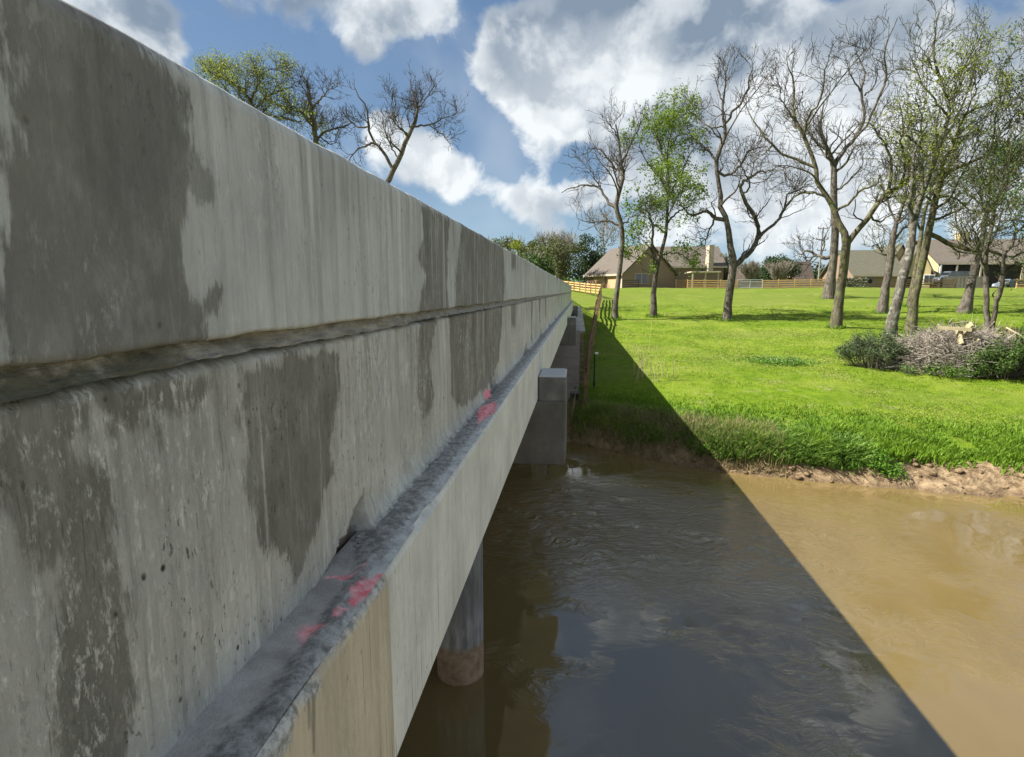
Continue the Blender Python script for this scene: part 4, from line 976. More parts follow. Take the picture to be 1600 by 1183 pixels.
blob_tree('distant_tree', 'light green tree top showing above the tan house ridge', 985, 380, 150, 60, LEAFM, n=2600, lsize=.5, seed=70, group='distant tree line')

# ------------------------------------------------------------------ fences
def woodm(name, a, b_, sc=6):
    m, t, b = mat(name); p = t.pos()
    c = t.mix(t.rng(t.noise(t.scale(p, (1, 1, 5)), sc, 4, .6), .3, .7), a, b_)
    c = t.mix(t.rng(t.noise(p, 1.3, 2), .45, .65, 0, .35), c, tuple(q*.7 for q in a))
    t.put(b.inputs['Base Color'], c); t.put(b.inputs['Normal'], t.bump(t.noise(t.scale(p, (1, 1, 6)), 20, 3), .4, .01)); return m
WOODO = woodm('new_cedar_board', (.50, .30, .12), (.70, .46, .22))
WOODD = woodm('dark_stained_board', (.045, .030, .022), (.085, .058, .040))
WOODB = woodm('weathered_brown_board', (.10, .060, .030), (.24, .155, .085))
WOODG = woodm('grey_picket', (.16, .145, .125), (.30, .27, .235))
bx_mesh = {}
def unit_box(key, m):
    if key not in bx_mesh:
        mb = MB(); mb.box((-.5, -.5, -.5), (.5, .5, .5)); o = mb.build('box', m); bx_mesh[key] = o.data; bpy.data.objects.remove(o)
    return bx_mesh[key]
def piece(name, key, m, root, a, b_, h, th):
    """board from a to b (world points), height h, thickness th"""
    o = bpy.data.objects.new(name, unit_box(key, m)); C.objects.link(o); o.parent = root
    a = np.array(a, float)-np.array(root.location); b_ = np.array(b_, float)-np.array(root.location)
    d_ = b_-a; L = float(np.linalg.norm(d_)); c = (a+b_)/2
    o.location = c; o.rotation_euler = (0, -math.asin(d_[2]/L), math.atan2(d_[1], d_[0])); o.scale = (L+.02, th, h)
    return o
def post(root, key, m, x, y, z0, z1, s=.12):
    o = bpy.data.objects.new('post', unit_box(key, m)); C.objects.link(o); o.parent = root
    o.location = np.array((x, y, (z0+z1)/2))-np.array(root.location); o.scale = (s, s, z1-z0); return o
def rail_fence(name, label, pts, key, m, rails=(.18, .50, .82, 1.12), hp=1.28, step=2.4, bh=.15, cat='fence', zf=None, group=None, wob=.01):
    pts = [np.array(p_, float) for p_ in pts]
    zf = zf or (lambda x, y: H1(x, y))
    root = empty(name, (pts[0][0], pts[0][1], zf(pts[0][0], pts[0][1])), label, cat, group)
    nodes = []
    for i in range(len(pts)-1):
        L = np.linalg.norm(pts[i+1]-pts[i]); n = max(1, int(round(L/step)))
        for k in range(n): nodes.append(pts[i]+(pts[i+1]-pts[i])*k/n)
    nodes.append(pts[-1])
    for p_ in nodes:
        z = zf(p_[0], p_[1]); post(root, key, m, p_[0], p_[1]+.0, z-.2, z+hp+random.uniform(-.02, .02))
    for i in range(len(nodes)-1):
        a, b_ = nodes[i], nodes[i+1]; za, zb = zf(*a), zf(*b_); nrm = np.array([(b_-a)[1], -(b_-a)[0]]); nrm = nrm/np.linalg.norm(nrm)*.085
        for r in rails:
            w1, w2 = random.uniform(-wob, wob), random.uniform(-wob, wob)
            piece('board', key, m, root, (a[0]+nrm[0], a[1]+nrm[1], za+r+w1), (b_[0]+nrm[0], b_[1]+nrm[1], zb+r+w2), bh, .035)
    return root
YF = 85.0
fx = lambda u: onY(u, 450, YF)[0]
zt = lambda x, y: 6.50
rail_fence('board_fence', 'new orange board fence running from the house patio to the metal gate', [(fx(1074), YF), (fx(1152), YF)], 'o', WOODO)
rail_fence('board_fence', 'long new orange board fence to the right of the metal gate', [(fx(1191), YF), (fx(1318), YF)], 'o', WOODO)
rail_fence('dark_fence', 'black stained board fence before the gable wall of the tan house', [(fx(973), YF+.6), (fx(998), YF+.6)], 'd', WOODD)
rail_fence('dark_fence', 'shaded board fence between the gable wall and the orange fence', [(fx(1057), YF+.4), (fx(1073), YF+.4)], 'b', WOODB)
rail_fence('board_fence', 'brown weathered board fence beside the stone wall', [(fx(1391), YF), (fx(1492), YF)], 'b', WOODB)
rail_fence('board_fence', 'yellowish board fence stub at the right edge before the yellow wall', [(fx(1588), YF), (fx(1640), YF)], 'o', WOODO)
rail_fence('board_fence', 'new orange board fence climbing behind the end of the bridge rail', [tuple(onY(939, 455, 68)[:2]), tuple(onY(915, 455, 74)[:2]), tuple(onY(880, 452, 82)[:2]), tuple(onY(850, 450, 90)[:2])], 'o', WOODO,
           zf=lambda x, y: float(np.interp(y, [68, 74, 82, 90], [5.75, 5.95, 6.4, 6.7])))
# shaded creek-side fence following the bank, seen end on
fl = [onY(915, 584, 24.0), onY(916, 562, 27), onY(920, 540, 31), onY(926, 515, 37), onY(931, 490, 46), onY(935, 470, 56), onY(939, 460, 67)]
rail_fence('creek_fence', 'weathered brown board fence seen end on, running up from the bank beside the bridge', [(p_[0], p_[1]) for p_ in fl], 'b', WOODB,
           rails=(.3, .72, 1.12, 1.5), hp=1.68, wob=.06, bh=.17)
# gate
GAL, t, b = mat('galvanised_steel'); b.inputs['Base Color'].default_value = (.55, .58, .60, 1); b.inputs['Metallic'].default_value = .5; b.inputs['Roughness'].default_value = .45
g = empty('metal_gate', (fx(1152), YF-.05, H1(fx(1152), YF)), 'galvanised tube gate with wire mesh between the two orange fences', 'gate')
L = fx(1191)-fx(1152); zb = H1(fx(1160), YF)-g.location[2]
for z in (.12, .95, 1.25):
    V, Q = tube1([(0, 0, z+zb), (L, 0, z+zb)], [.03, .03], 8); mk('rail_tube', V, Q, GAL, g)
for x in (.02, L*.5, L-.02):
    V, Q = tube1([(x, 0, .05+zb), (x, 0, 1.3+zb)], [.03, .03], 8); mk('upright_tube', V, Q, GAL, g)
P = [[(x, .01, .12+zb), (x, .01, .95+zb)] for x in np.arange(.15, L, .15)]; V, Q = tubes(np.array(P, float), np.full((len(P), 2), .006), 4)
o = mk('wire_mesh', V, Q, GAL, g); o['kind'] = 'stuff'
# picket fence
pf = empty('picket_fence', (fx(1490), YF+2, H1(fx(1500), YF)), 'grey weathered picket fence behind the leaning grey trunk', 'fence')
z0 = pf.location[2]; n = 0; x = fx(1488)
proto = None
while x < fx(1558):
    h = 1.68+random.uniform(-.04, .04)
    o = bpy.data.objects.new('picket', unit_box('g', WOODG)); C.objects.link(o); o.parent = pf
    o.location = (x-pf.location[0], random.uniform(-.01, .01), h/2); o.scale = (.138, .02, h); x += .146
    n += 1
for z in (.4, 1.4): piece('board', 'g', WOODG, pf, (fx(1488), YF+2.05, z0+z), (fx(1558), YF+2.05, z0+z), .09, .04)
# neighbour's fence and hedge line behind the orange fence
bf = empty('neighbour_fence', (fx(1215), 92, 6.4), 'weathered tan picket fence glimpsed behind the metal gate and orange fence', 'fence')
mb = MB(); x0_ = onY(1128, 450, 92)[0]-fx(1215); x1_ = onY(1330, 450, 92)[0]-fx(1215); x = x0_
while x < x1_: mb.box((x, 0, 0), (x+.135, .025, 1.35+random.uniform(-.03, .03))); x += .15
o = mb.build('picket', WOODG, bf); o['kind'] = 'stuff'; MB().box((x0_, .03, .3), (x1_, .08, .4)).build('board', WOODG, bf)
r_ = np.random.default_rng(777); a = r_.uniform(-1.35, 1.35, 5000); rd = r_.uniform(190, 240, 5000)
cx_, cy_ = np.sin(a)*rd, np.cos(a)*rd; hz_ = 6.0+(2.5+3.5*vnoise(a*20+90, a*0+3, 1.2, 5)+1.6*vnoise(a*20+90, a*0, 5, 6))*r_.random(5000)**.6
cc_ = np.stack([cx_, cy_, hz_], -1)
V, Q = leaves(cc_, 6, .9, 1.3, r_); o = mk('distant_woods', V, Q, LEAFM, smooth=False); tag(o, 'low dark line of far woods along the horizon', kind='stuff')
# stone wall
STN, t, b = mat('field_stone'); p = t.obj()
oi = t.n.new('ShaderNodeObjectInfo').outputs['Random']
c = t.mix(t.rng(t.noise(t.pos(), 3, 4), .3, .7), (.13, .125, .09), (.30, .28, .20)); c = t.mix(t.rng(oi, .3, .9, 0, .6), c, (.10, .11, .07))
t.put(b.inputs['Base Color'], c)
sw = empty('stone_wall', (fx(1321), YF+.5, H1(fx(1340), YF)), 'low mossy stone wall left of the dark opening', 'wall')
MB().box((.03, .05, 0), (fx(1358)-fx(1321)-.03, .5, 1.25)).build('wall_core', STN, sw)
smesh = []
for k in range(4):
    V, T = rocks(1, 0, 0, 0, 0, 0, 1., 1., .62); o = mk('stone', V, T, STN, smooth=False); smesh.append(o.data); bpy.data.objects.remove(o)
WL = fx(1358)-fx(1321); zc = .12; row = 0
while zc < 1.35:
    x = .1+(.2 if row % 2 else 0)
    while x < WL:
        o = bpy.data.objects.new('stone', random.choice(smesh)); C.objects.link(o); o.parent = sw
        o.location = (x, .03+random.uniform(-.03, .03), zc+random.uniform(-.02, .02)); s_ = random.uniform(.17, .25); o.scale = (s_*1.25, .16, s_*.85); o.rotation_euler = (0, 0, random.choice([0, 3.14])); x += .42
    zc += .235; row += 1

# ------------------------------------------------------------------ houses
def flatm(name, a, b_, sc=3, rough=.85, bump=0):
    m, t, b = mat(name); p = t.pos(); n_ = t.noise(p, sc, 4, .6)
    t.put(b.inputs['Base Color'], t.mix(t.rng(n_, .3, .7), a, b_)); b.inputs['Roughness'].default_value = rough
    return m
def shingle(name, a, b_):
    m, t, b = mat(name); p = t.pos(); 
    n_ = t.noise(t.scale(p, (1, 1, 9)), 2.2, 5, .7); c = t.mix(t.rng(n_, .3, .7), a, b_)
    w_ = t.n.new('ShaderNodeTexWave'); w_.bands_direction = 'Z'; t.put(w_.inputs[0], p); w_.inputs['Scale'].default_value = 3.2; w_.inputs['Distortion'].default_value = .6
    c = t.mix(t.rng(w_.outputs[1], .0, .25, .35, 0), c, tuple(q*.6 for q in a)); t.put(b.inputs['Base Color'], c); return m
def brick(name, a, b_, mo):
    m, t, b = mat(name); p = t.pos()
    mp = t.n.new('ShaderNodeMapping'); t.put(mp.inputs[0], p); mp.inputs['Rotation'].default_value = (R(90), 0, 0)
    sx = t.n.new('ShaderNodeSeparateXYZ'); t.put(sx.inputs[0], p); cb = t.n.new('ShaderNodeCombineXYZ')
    t.put(cb.inputs[0], t.m('ADD', sx.outputs[0], sx.outputs[1])); t.put(cb.inputs[1], sx.outputs[2])
    br = t.n.new('ShaderNodeTexBrick'); t.put(br.inputs[0], cb.outputs[0]); br.inputs['Scale'].default_value = 4.2
    t.put(br.inputs['Color1'], a); t.put(br.inputs['Color2'], b_); t.put(br.inputs['Mortar'], mo); br.inputs['Mortar Size'].default_value = .02
    t.put(b.inputs['Base Color'], br.outputs[0]); return m
RT = shingle('grey_brown_shingle', (.085, .072, .060), (.145, .125, .106)); RG = shingle('green_grey_shingle', (.075, .073, .053), (.125, .12, .088)); RB = shingle('brown_shingle', (.040, .030, .025), (.072, .055, .046))
BK = brick('tan_brick', (.25, .165, .115), (.20, .135, .10), (.30, .25, .2)); YL = flatm('cream_siding', (.50, .41, .22), (.58, .48, .27)); TAN = flatm('tan_panel', (.45, .30, .17), (.52, .36, .21))
TRIM = flatm('pale_trim', (.40, .34, .26), (.48, .42, .33)); GLS, t, b = mat('dark_window_glass'); b.inputs['Base Color'].default_value = (.02, .025, .03, 1); b.inputs['Roughness'].default_value = .05; b.inputs['Specular IOR Level'].default_value = .8
DK = flatm('dark_interior', (.02, .02, .018), (.035, .03, .028)); WHT = flatm('white_paint', (.7, .7, .68), (.78, .78, .76)); BLU = flatm('blue_grey_paint', (.09, .115, .15), (.14, .17, .21))  # DK: painted shade of openings, also wheels and small dark fittings
def gabled(root, cx, cy, L, Wd, hw_, hr, rz, wallm, roofm, z0, ov=.45, ridge='y', wname='wall', rname='roof', th=.18):
    """body L along local x, Wd along local y, gable roof with ridge along 'ridge'"""
    cs, sn = math.cos(rz), math.sin(rz)
    def W(pts): 
        pts = np.asarray(pts, float); q = pts.copy(); q[:, 0] = cx+pts[:, 0]*cs-pts[:, 1]*sn; q[:, 1] = cy+pts[:, 0]*sn+pts[:, 1]*cs; q[:, 2] += z0
        return q-np.array(root.location)
    a, b_ = L/2, Wd/2
    if ridge == 'y': g1, g2 = (0, -b_, hr), (0, b_, hr)
    else: g1, g2 = (-a, 0, hr), (a, 0, hr)
    mb = MB()
    V = [(-a,-b_,-.5),(a,-b_,-.5),(a,b_,-.5),(-a,b_,-.5),(-a,-b_,hw_),(a,-b_,hw_),(a,b_,hw_),(-a,b_,hw_),g1,g2]
    Q = [(0,1,5,4),(1,2,6,5),(2,3,7,6),(3,0,4,7)]
    T = [(4,5,8),(6,7,9)] if ridge == 'y' else [(7,4,8),(5,6,9)]
    mb.add(W(V), Q, T); mb.build(wname, wallm, root)
    for s_ in (-1, 1):
        if ridge == 'y':
            sl_ = (hr-hw_)/a; e = a+ov
            P = [(s_*e,-b_-ov,hr-sl_*e),(s_*e,b_+ov,hr-sl_*e),(0,b_+ov,hr),(0,-b_-ov,hr)]
        else:
            sl_ = (hr-hw_)/b_; e = b_+ov
            P = [(-a-ov,s_*e,hr-sl_*e),(a+ov,s_*e,hr-sl_*e),(a+ov,0,hr),(-a-ov,0,hr)]
        P = np.array(P); Pt = P+[0, 0, .04+th]; Pb = P+[0, 0, .04]
        MB().add(W(np.vstack([Pb, Pt])), [(0,1,2,3),(4,7,6,5),(0,4,5,1),(1,5,6,2),(2,6,7,3),(3,7,4,0)]).build(rname, roofm, root)
        # fascia trim along the eave
        E = P[:2]; n_ = np.array([s_, 0, 0]) if ridge == 'y' else np.array([0, s_, 0])
        Vt = np.vstack([E+n_*.02+[0, 0, -.05], E+n_*.02+[0, 0, .26], E+n_*.06+[0, 0, -.05], E+n_*.06+[0, 0, .26]])
        MB().add(W(Vt), [(0,1,3,2),(4,5,7,6),(0,2,6,4),(1,3,7,5),(2,3,7,6),(0,1,5,4)]).build('eave_trim', TRIM, root)
    return W
def place(W, root, name, m, lo, hi, parent=None):
    mb = MB().box(lo, hi); V = W(mb.v[0]); MB().add(V, mb.q[0]).build(name, m, parent or root)
HZ = 6.5
# --- tan brick house
YA = 96.0; px_ = YA/F
hA = empty('brick_house', (onY(1010, 450, YA)[0], YA, HZ), 'tan brick house with steep brown roof, garage doors and chimney', 'house')
th_ = R(30); a0 = onY(973, 450, 93)  # near-left corner of gable wall
Lg = 84*93/F/math.cos(th_); Dg = 58*93/F/math.sin(th_)*.92
# gable front direction (cos th, sin th); depth direction (-sin th, cos th)
ctr = np.array([a0[0], a0[1]])+np.array([math.cos(th_), math.sin(th_)])*Lg/2+np.array([-math.sin(th_), math.cos(th_)])*Dg/2
W = gabled(hA, ctr[0], ctr[1], Lg, Dg, 2.55, 7.0, th_, BK, RT, HZ)
for k, (y0, y1) in enumerate(((-Dg/2+1.0, -Dg/2+4.6), (-Dg/2+5.4, -Dg/2+9.0))):
    place(W, hA, 'garage_door', TAN, (-Lg/2-.06, y0, 0.0), (-Lg/2+.02, y1, 2.2))
place(W, hA, 'wall_pilaster', TRIM, (-Lg/2-.10, -Dg/2+.1, 0), (-Lg/2+.02, -Dg/2+.5, 2.4))
place(W, hA, 'window', GLS, (-Lg/2+2.2, -Dg/2-.05, .9), (-Lg/2+4.8, -Dg/2+.02, 2.4))
for x in (2.2, 3.45, 4.72): place(W, hA, 'window_frame', TRIM, (-Lg/2+x, -Dg/2-.09, .85), (-Lg/2+x+.1, -Dg/2+.02, 2.45))
for z in (.82, 2.4): place(W, hA, 'window_sill', TRIM, (-Lg/2+2.1, -Dg/2-.10, z), (-Lg/2+4.9, -Dg/2+.02, z+.09))
c0 = onY(1072, 450, 104); Lm = 86*104/F
W2 = gabled(hA, c0[0]+.2, 106, Lm, 10., 3.9, 7.3, R(4), BK, RT, HZ, ridge='x')
place(W2, hA, 'window', GLS, (1.2, -5.05, 2.8), (3.2, -4.98, 3.6))
ch = onY(1106.5, 450, 101)
mb = MB(); V = MB().box((-.5, -.45, 3.0), (.5, .45, 7.25)).v[0]; cs, sn = math.cos(R(25)), math.sin(R(25)); V = np.stack([V[:, 0]*cs-V[:, 1]*sn, V[:, 0]*sn+V[:, 1]*cs, V[:, 2]], -1)+[ch[0]-hA.location[0], 101-YA, 0]
chm = MB().add(V, [(0,3,2,1),(4,5,6,7),(0,1,5,4),(1,2,6,5),(2,3,7,6),(3,0,4,7)]).build('chimney', TRIM, hA)
V2 = V.copy(); m_ = V.mean(0); V2 = (V-m_)*[1.12, 1.12, .03]+m_; V2[:, 2] += 2.14
MB().add(V2, [(0,3,2,1),(4,5,6,7),(0,1,5,4),(1,2,6,5),(2,3,7,6),(3,0,4,7)]).build('chimney_cap', TRIM, chm)
# patio cover
p0, p1 = onY(1075, 450, 95)[0]-hA.location[0], onY(1120, 450, 95)[0]-hA.location[0]
pr = MB().box((p0, -3.2, 2.55), (p1, 2.5, 2.75)).build('patio_roof', TRIM, hA)
for x in (p0+.3, (p0+p1)/2, p1-.3): MB().box((x-.1, -3.0, -.3), (x+.1, -2.8, 2.55)).build('patio_post', TRIM, hA)
# --- far brown roofs between the evergreen and the grove
def W_house(name, label, u0, u1, Y, hw_, hr, rz, wm_, rm_, dep=9, ridge='x', cat='house'):
    x0, x1 = onY(u0, 450, Y)[0], onY(u1, 450, Y)[0]
    o = empty(name, ((x0+x1)/2, Y, HZ), label, cat)
    Wf = gabled(o, (x0+x1)/2, Y+dep/2, x1-x0, dep, hw_, hr, rz, wm_, rm_, HZ, ridge=ridge); return o, Wf
hB, W = W_house('far_house', 'distant house with brown roof beside the utility pole', 1243, 1272, 132, 2.2, 6.0, R(-8), YL, RB)
hB2, W = W_house('far_cottage', 'tiny pale gable seen beyond the metal gate', 1158, 1174, 126, 2.0, 4.4, R(4), YL, RB, ridge='y')
place(W, hB2, 'window', GLS, (-.6, -4.56, .9), (.6, -4.48, 1.9))
# --- green-grey roofed house
hC, W = W_house('long_house', 'long low house with green grey roof behind the stone wall', 1330, 1410, 97, 2.3, 6.2, R(2), BK, RG, dep=11)
place(W, hC, 'porch_shade', DK, (3.0, -5.56, .0), (5.8, -5.48, 1.9))  # dark sheet on the solid wall, standing in for porch shade
place(W, hC, 'window', GLS, (-2.5, -5.56, .9), (-1.0, -5.48, 1.8))
# --- yellow gabled house + wide grey roof
hD, W = W_house('yellow_house', 'yellow gabled house with broad grey roof and open carport at right', 1424, 1462, 101, 3.2, 7.0, R(-14), YL, RT, dep=9, ridge='y')
lw = 38*101/F
place(W, hD, 'window', WHT, (1.0-.1, -4.60, .9), (2.3+.1, -4.50, 2.3)); place(W, hD, 'window_pane', GLS, (1.0, -4.64, 1.0), (1.6, -4.60, 2.2)); place(W, hD, 'window_pane', GLS, (1.7, -4.64, 1.0), (2.3, -4.60, 2.2))
xa, xb = onY(1460, 450, 104)[0], onY(1640, 450, 104)[0]
Wd = gabled(hD, (xa+xb)/2, 110, xb-xa, 13, 4.4, 8.4, 0, YL, RT, HZ, ridge='x')
hw2 = (xb-xa)/2
place(Wd, hD, 'carport_opening', DK, (-hw2+.5, -6.58, .0), (onY(1588, 450, 104)[0]-(xa+xb)/2, -6.5, 4.0))  # no depth behind: dark sheet paints the shade inside the carport
for u in (1461, 1486, 1523, 1556, 1587):
    x = onY(u, 450, 104)[0]-(xa+xb)/2; place(Wd, hD, 'carport_post', WHT if u == 1461 else TRIM, (x-.12, -7.0, -.3), (x+.12, -6.8, 4.0))
place(Wd, hD, 'carport_beam', TRIM, (-hw2+.3, -7.02, 4.0), (hw2, -6.8, 4.25))
xc = onY(1506, 450, 108)[0]-(xa+xb)/2
place(Wd, hD, 'chimney', YL, (xc-.8, -.6, 6.5), (xc+.8, .7, 9.6)); place(Wd, hD, 'chimney_cap', TRIM, (xc-.95, -.75, 9.6), (xc+.95, .85, 9.8))
place(Wd, hD, 'wall_lamp', DK, (onY(1584, 450, 104)[0]-(xa+xb)/2+1.2, -6.66, 2.4), (onY(1584, 450, 104)[0]-(xa+xb)/2+1.45, -6.5, 2.8))
hE, W = W_house('upper_gable_house', 'narrow yellow gable rising behind the long low house', 1392, 1412, 108, 5.6, 7.6, 0, YL, RG, dep=8, ridge='y')

# vehicles in the carport
DBL = flatm('dark_blue_paint', (.05, .06, .075), (.09, .105, .12))
def car(name, label, x, y, z, rz, body, L=4.5, hgt=1.5, W_=1.8, suv=False):
    o = empty(name, (x, y, z), label, 'vehicle', rz=rz)
    xs_ = [-L/2, -L/2+.05, -L*.38, -L*.22, L*.18, L*.30, L*.47, L/2]
    if suv: zt_ = [.75, .95, 1.0, hgt, hgt, 1.05, .95, .6]; zt_[1] = hgt*.95; zt_[2] = hgt
    else: zt_ = [.6, .85, .92, hgt, hgt*.98, .95, .82, .5]
    V = []; k = len(xs_)
    for (a, zt_i) in zip(xs_, zt_):
        inw = .18 if zt_i > 1.1 else .04
        V += [(a, -W_/2, .32), (a, -W_/2, min(zt_i, .9)), (a, -W_/2+inw, zt_i), (a, W_/2-inw, zt_i), (a, W_/2, min(zt_i, .9)), (a, W_/2, .32)]
    Q = []
    for i in range(k-1):
        for j in range(5): Q.append((i*6+j, i*6+j+1, (i+1)*6+j+1, (i+1)*6+j))
        Q.append((i*6+5, i*6, (i+1)*6, (i+1)*6+5))
    mk('body', V, [np.array(Q), np.array([[5,4,3,2,1,0], [(k-1)*6+j for j in range(6)]])], body, o, smooth=False)
    MB().box((-L*.2, -W_/2+.03, .98), (L*.17, -W_/2+.10, hgt-.12)).build('side_window', GLS, o)
    MB().box((L*.19, -W_/2+.2, .98), (L*.27, W_/2-.2, hgt-.2)).build('windscreen', GLS, o)
    for sx in (-L*.31, L*.31):
        for sy in (-W_/2+.05, W_/2-.05):
            V, Q = tube1([(sx, sy-.1, .33), (sx, sy+.1, .33)], [.33, .33], 16)
            c1 = len(V); V = np.vstack([V, [(sx, sy-.1, .33), (sx, sy+.1, .33)]]); T = [((i+1) % 16, i, c1) for i in range(16)]+[(16+i, 16+(i+1) % 16, c1+1) for i in range(16)]
            MB().add(V, Q, T).build('wheel', DK, o)
    for sy in (-W_/2+.25, W_/2-.25): MB().box((L/2-.04, sy-.15, .5), (L/2+.02, sy+.15, .65)).build('headlight', WHT, o)
    return o
def cu(u, Y): return onY(u, 450, Y)[0]
car('parked_car', 'blue grey parked car in the open carport right of the pickets', cu(1576, 99), 99, HZ, R(200), BLU, L=4.6, hgt=1.55)
car('parked_truck', 'dark van with pale windscreen parked in the carport left of the pickets', cu(1488, 100), 100, HZ+.9, R(185), DBL, L=5.6, hgt=1.9, W_=2.0, suv=True)

# utility pole
up = empty('utility_pole', (onY(1279, 435, 118)[0], 118, HZ), 'pale utility pole with short crossarms behind the orange fence', 'utility pole')
ht = onY(1279, 355, 118)[2]-HZ
V, Q = tube1([(0, 0, -.5), (.05, 0, ht*.5), (.1, 0, ht)], [.20, .16, .12], 10); mk('pole', V, Q, WOODG, up)
for z, L in ((ht*.97, .9), (ht*.80, 1.1), (ht*.62, .8)):
    ca = MB().box((-L+.05, -.2, z), (L+.05, -.08, z+.14)).build('crossarm', WOODG, up)
    for x in (-L+.1, L): V, Q = tube1([(x, -.14, z+.14), (x, -.14, z+.22), (x, -.14, z+.4)], [.05, .09, .05], 8); mk('insulator', V, Q, DK, ca)
V, Q = tube1([(.35, -.1, ht*.66), (.35, -.1, ht*.76)], [.25, .25], 10); mk('transformer', V, Q, GAL, up)

# ------------------------------------------------------------------ brush pile, bushes
pc = terr(1492, 574); PO = pc.copy()
wpx = pc[1]/F
bp = empty('brush_pile', PO, 'big heap of cut dry branches with old planks on top', 'brush pile')
r_ = np.random.default_rng(91)
BR = flatm('dry_branch', (.15, .132, .108), (.37, .335, .285), sc=5); BR2 = flatm('weathered_branch', (.16, .135, .11), (.30, .26, .21), sc=2)
pw_, ph_ = 3.5, 1.8
Xg, Yg, Qg = grid(np.linspace(-pw_, pw_, 50), np.linspace(-2.2, 2.2, 30))
rr = np.clip(1-(np.abs(Xg)/pw_)**2-(np.abs(Yg)/2.2)**2, 0, 1)
Zg = ph_*.78*rr**.6+fbm(Xg+9, Yg+9, 1.6, 3, 401)*.6*rr-.3
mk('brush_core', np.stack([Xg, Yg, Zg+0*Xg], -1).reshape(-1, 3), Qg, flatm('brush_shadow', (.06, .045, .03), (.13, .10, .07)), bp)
def sticks(N, L0, L1, rad, seed, sx=pw_, sy=2.2, hh=ph_, up=.25):
    r_ = np.random.default_rng(seed); a = r_.random(N)*6.28; q = np.sqrt(r_.random(N)); x = np.cos(a)*q*sx; y = np.sin(a)*q*sy
    z = hh*np.clip(1-q**2, 0, 1)**.6*(.55+.5*r_.random(N))
    d_ = norm(np.stack([r_.normal(size=N), r_.normal(size=N)*.7, r_.normal(size=N)*.35+up*.4-.1], -1)); L = L0+(L1-L0)*r_.random(N)**1.5
    p_ = [np.stack([x, y, z], -1)-d_*(L/2)[:, None]]
    for i in range(4):
        p_.append(p_[-1]+d_*(L/4)[:, None]); d_ = norm(d_+r_.normal(size=(N, 3))*.22)
    P = np.stack(p_, 1); P[..., 2] = np.maximum(P[..., 2], -.1)
    return tubes(P, (rad*(.5+r_.random(N)))[:, None]*np.linspace(1, .4, 5)[None, :], 4)
mb = MB(); V, Q = sticks(2800, .7, 2.6, .016, 92); mb.add(V, Q); V, Q = sticks(150, 1.2, 3.0, .034, 93); mb.add(V, Q)
o = mb.build('branches', BR, bp); o['kind'] = 'stuff'
mb = MB(); V, Q = sticks(1200, .5, 2.2, .013, 94, sx=pw_*1.08, sy=2.5, hh=ph_*1.08, up=.9); mb.add(V, Q); o = mb.build('branches', BR2, bp); o['kind'] = 'stuff'
mb = MB(); V, Q = sticks(800, .8, 2.0, .014, 95, sx=2.8, sy=1.6, hh=1.5, up=1.5); V = V+[3.6, 1.2, .1]; mb.add(V, Q); o = mb.build('branches', flatm('reddish_branch', (.24, .16, .11), (.40, .29, .21)), bp); o['kind'] = 'stuff'
PLK = flatm('old_yellow_plank', (.34, .29, .17), (.48, .41, .26), sc=4)
for (u0, v0, u1, v1, wd) in ((1466,512,1518,515,.17),(1496,513,1502,538,.26),(1503,521,1518,506,.26),(1507,519,1529,533,.2),(1511,513,1524,516,.16)):
    Yp = PO[1]-.9
    a_, b_ = onY(u0, v0, Yp), onY(u1, v1, Yp-.5)
    piece('plank', 'pl', PLK, bp, a_, b_, wd, .10)
V, Q = tube1(np.array([onY(1572, 512, PO[1]), onY(1585, 519, PO[1]-.3), onY(1600, 528, PO[1]-.6), onY(1615, 533, PO[1]-.8)])-PO, [.05, .045, .04, .03], 8); mk('long_branch', V, Q, PLK, bp)

def bush(name, label, u, v, wpx_, hpx, leafmat, n, lsize, seed, twig=True, cat='bush', stemm=None):
    r_ = np.random.default_rng(seed); b0 = terr(u, v); s_ = b0[1]/F; W_ = wpx_*s_; H_ = hpx*s_
    root = empty(name, b0, label, cat)
    a = r_.random(90)*6.28; rad = np.sqrt(r_.random(90))
    P = []
    for i in range(90):
        x, y = math.cos(a[i])*rad[i]*W_*.42, math.sin(a[i])*rad[i]*W_*.28
        h = H_*(1-.55*rad[i]**2)*r_.uniform(.7, 1.15); P.append(smooth_line([(x*.7, y*.7, -.05), (x, y, h*.5), (x*1.25+r_.normal()*.15, y*1.25, h)], 5))
    P = np.array(P); Rr = np.tile(np.linspace(.018, .008, 5), (90, 1)); S, RS = spawn(P, Rr, 6, .25, .7, 40, .4, 4, .3, .2, .7, .006, r_=r_)
    mb = MB(); V, Q = tubes(P, Rr, 4); mb.add(V, Q); V, Q = tubes(S, RS, 3); mb.add(V, Q); mb.build('stems', stemm or TWIG, root)
    pts = np.concatenate([S[:, 1], S[:, 2], S[:, 3], P[:, 4], P[:, 3]]); pts = pts[r_.integers(0, len(pts), n)]
    V, Q = leaves(pts, 1, .10, lsize, r_); mk('foliage', V, Q, leafmat, root, smooth=False); return root
LEAFB = leafm('blue_green_leaf', (.035, .060, .022), (.085, .125, .05), .2)
bush('bush', 'grey green twiggy bush at the left foot of the brush pile', 1362, 573, 92, 48, LEAFB, 12000, .08, 101, stemm=BR2)
bush('bush', 'leafy green bush covering the right foot of the brush pile', 1572, 590, 118, 50, LEAFM, 11000, .10, 102)
bush('bush', 'bright yellow green shrub behind the leafy bush at the right edge', 1600, 574, 80, 50, LEAF, 6000, .09, 103)
bush('ground_weeds', 'bright low weeds along the front of the brush pile', 1480, 586, 130, 9, LEAF, 3500, .07, 104, cat='weeds')
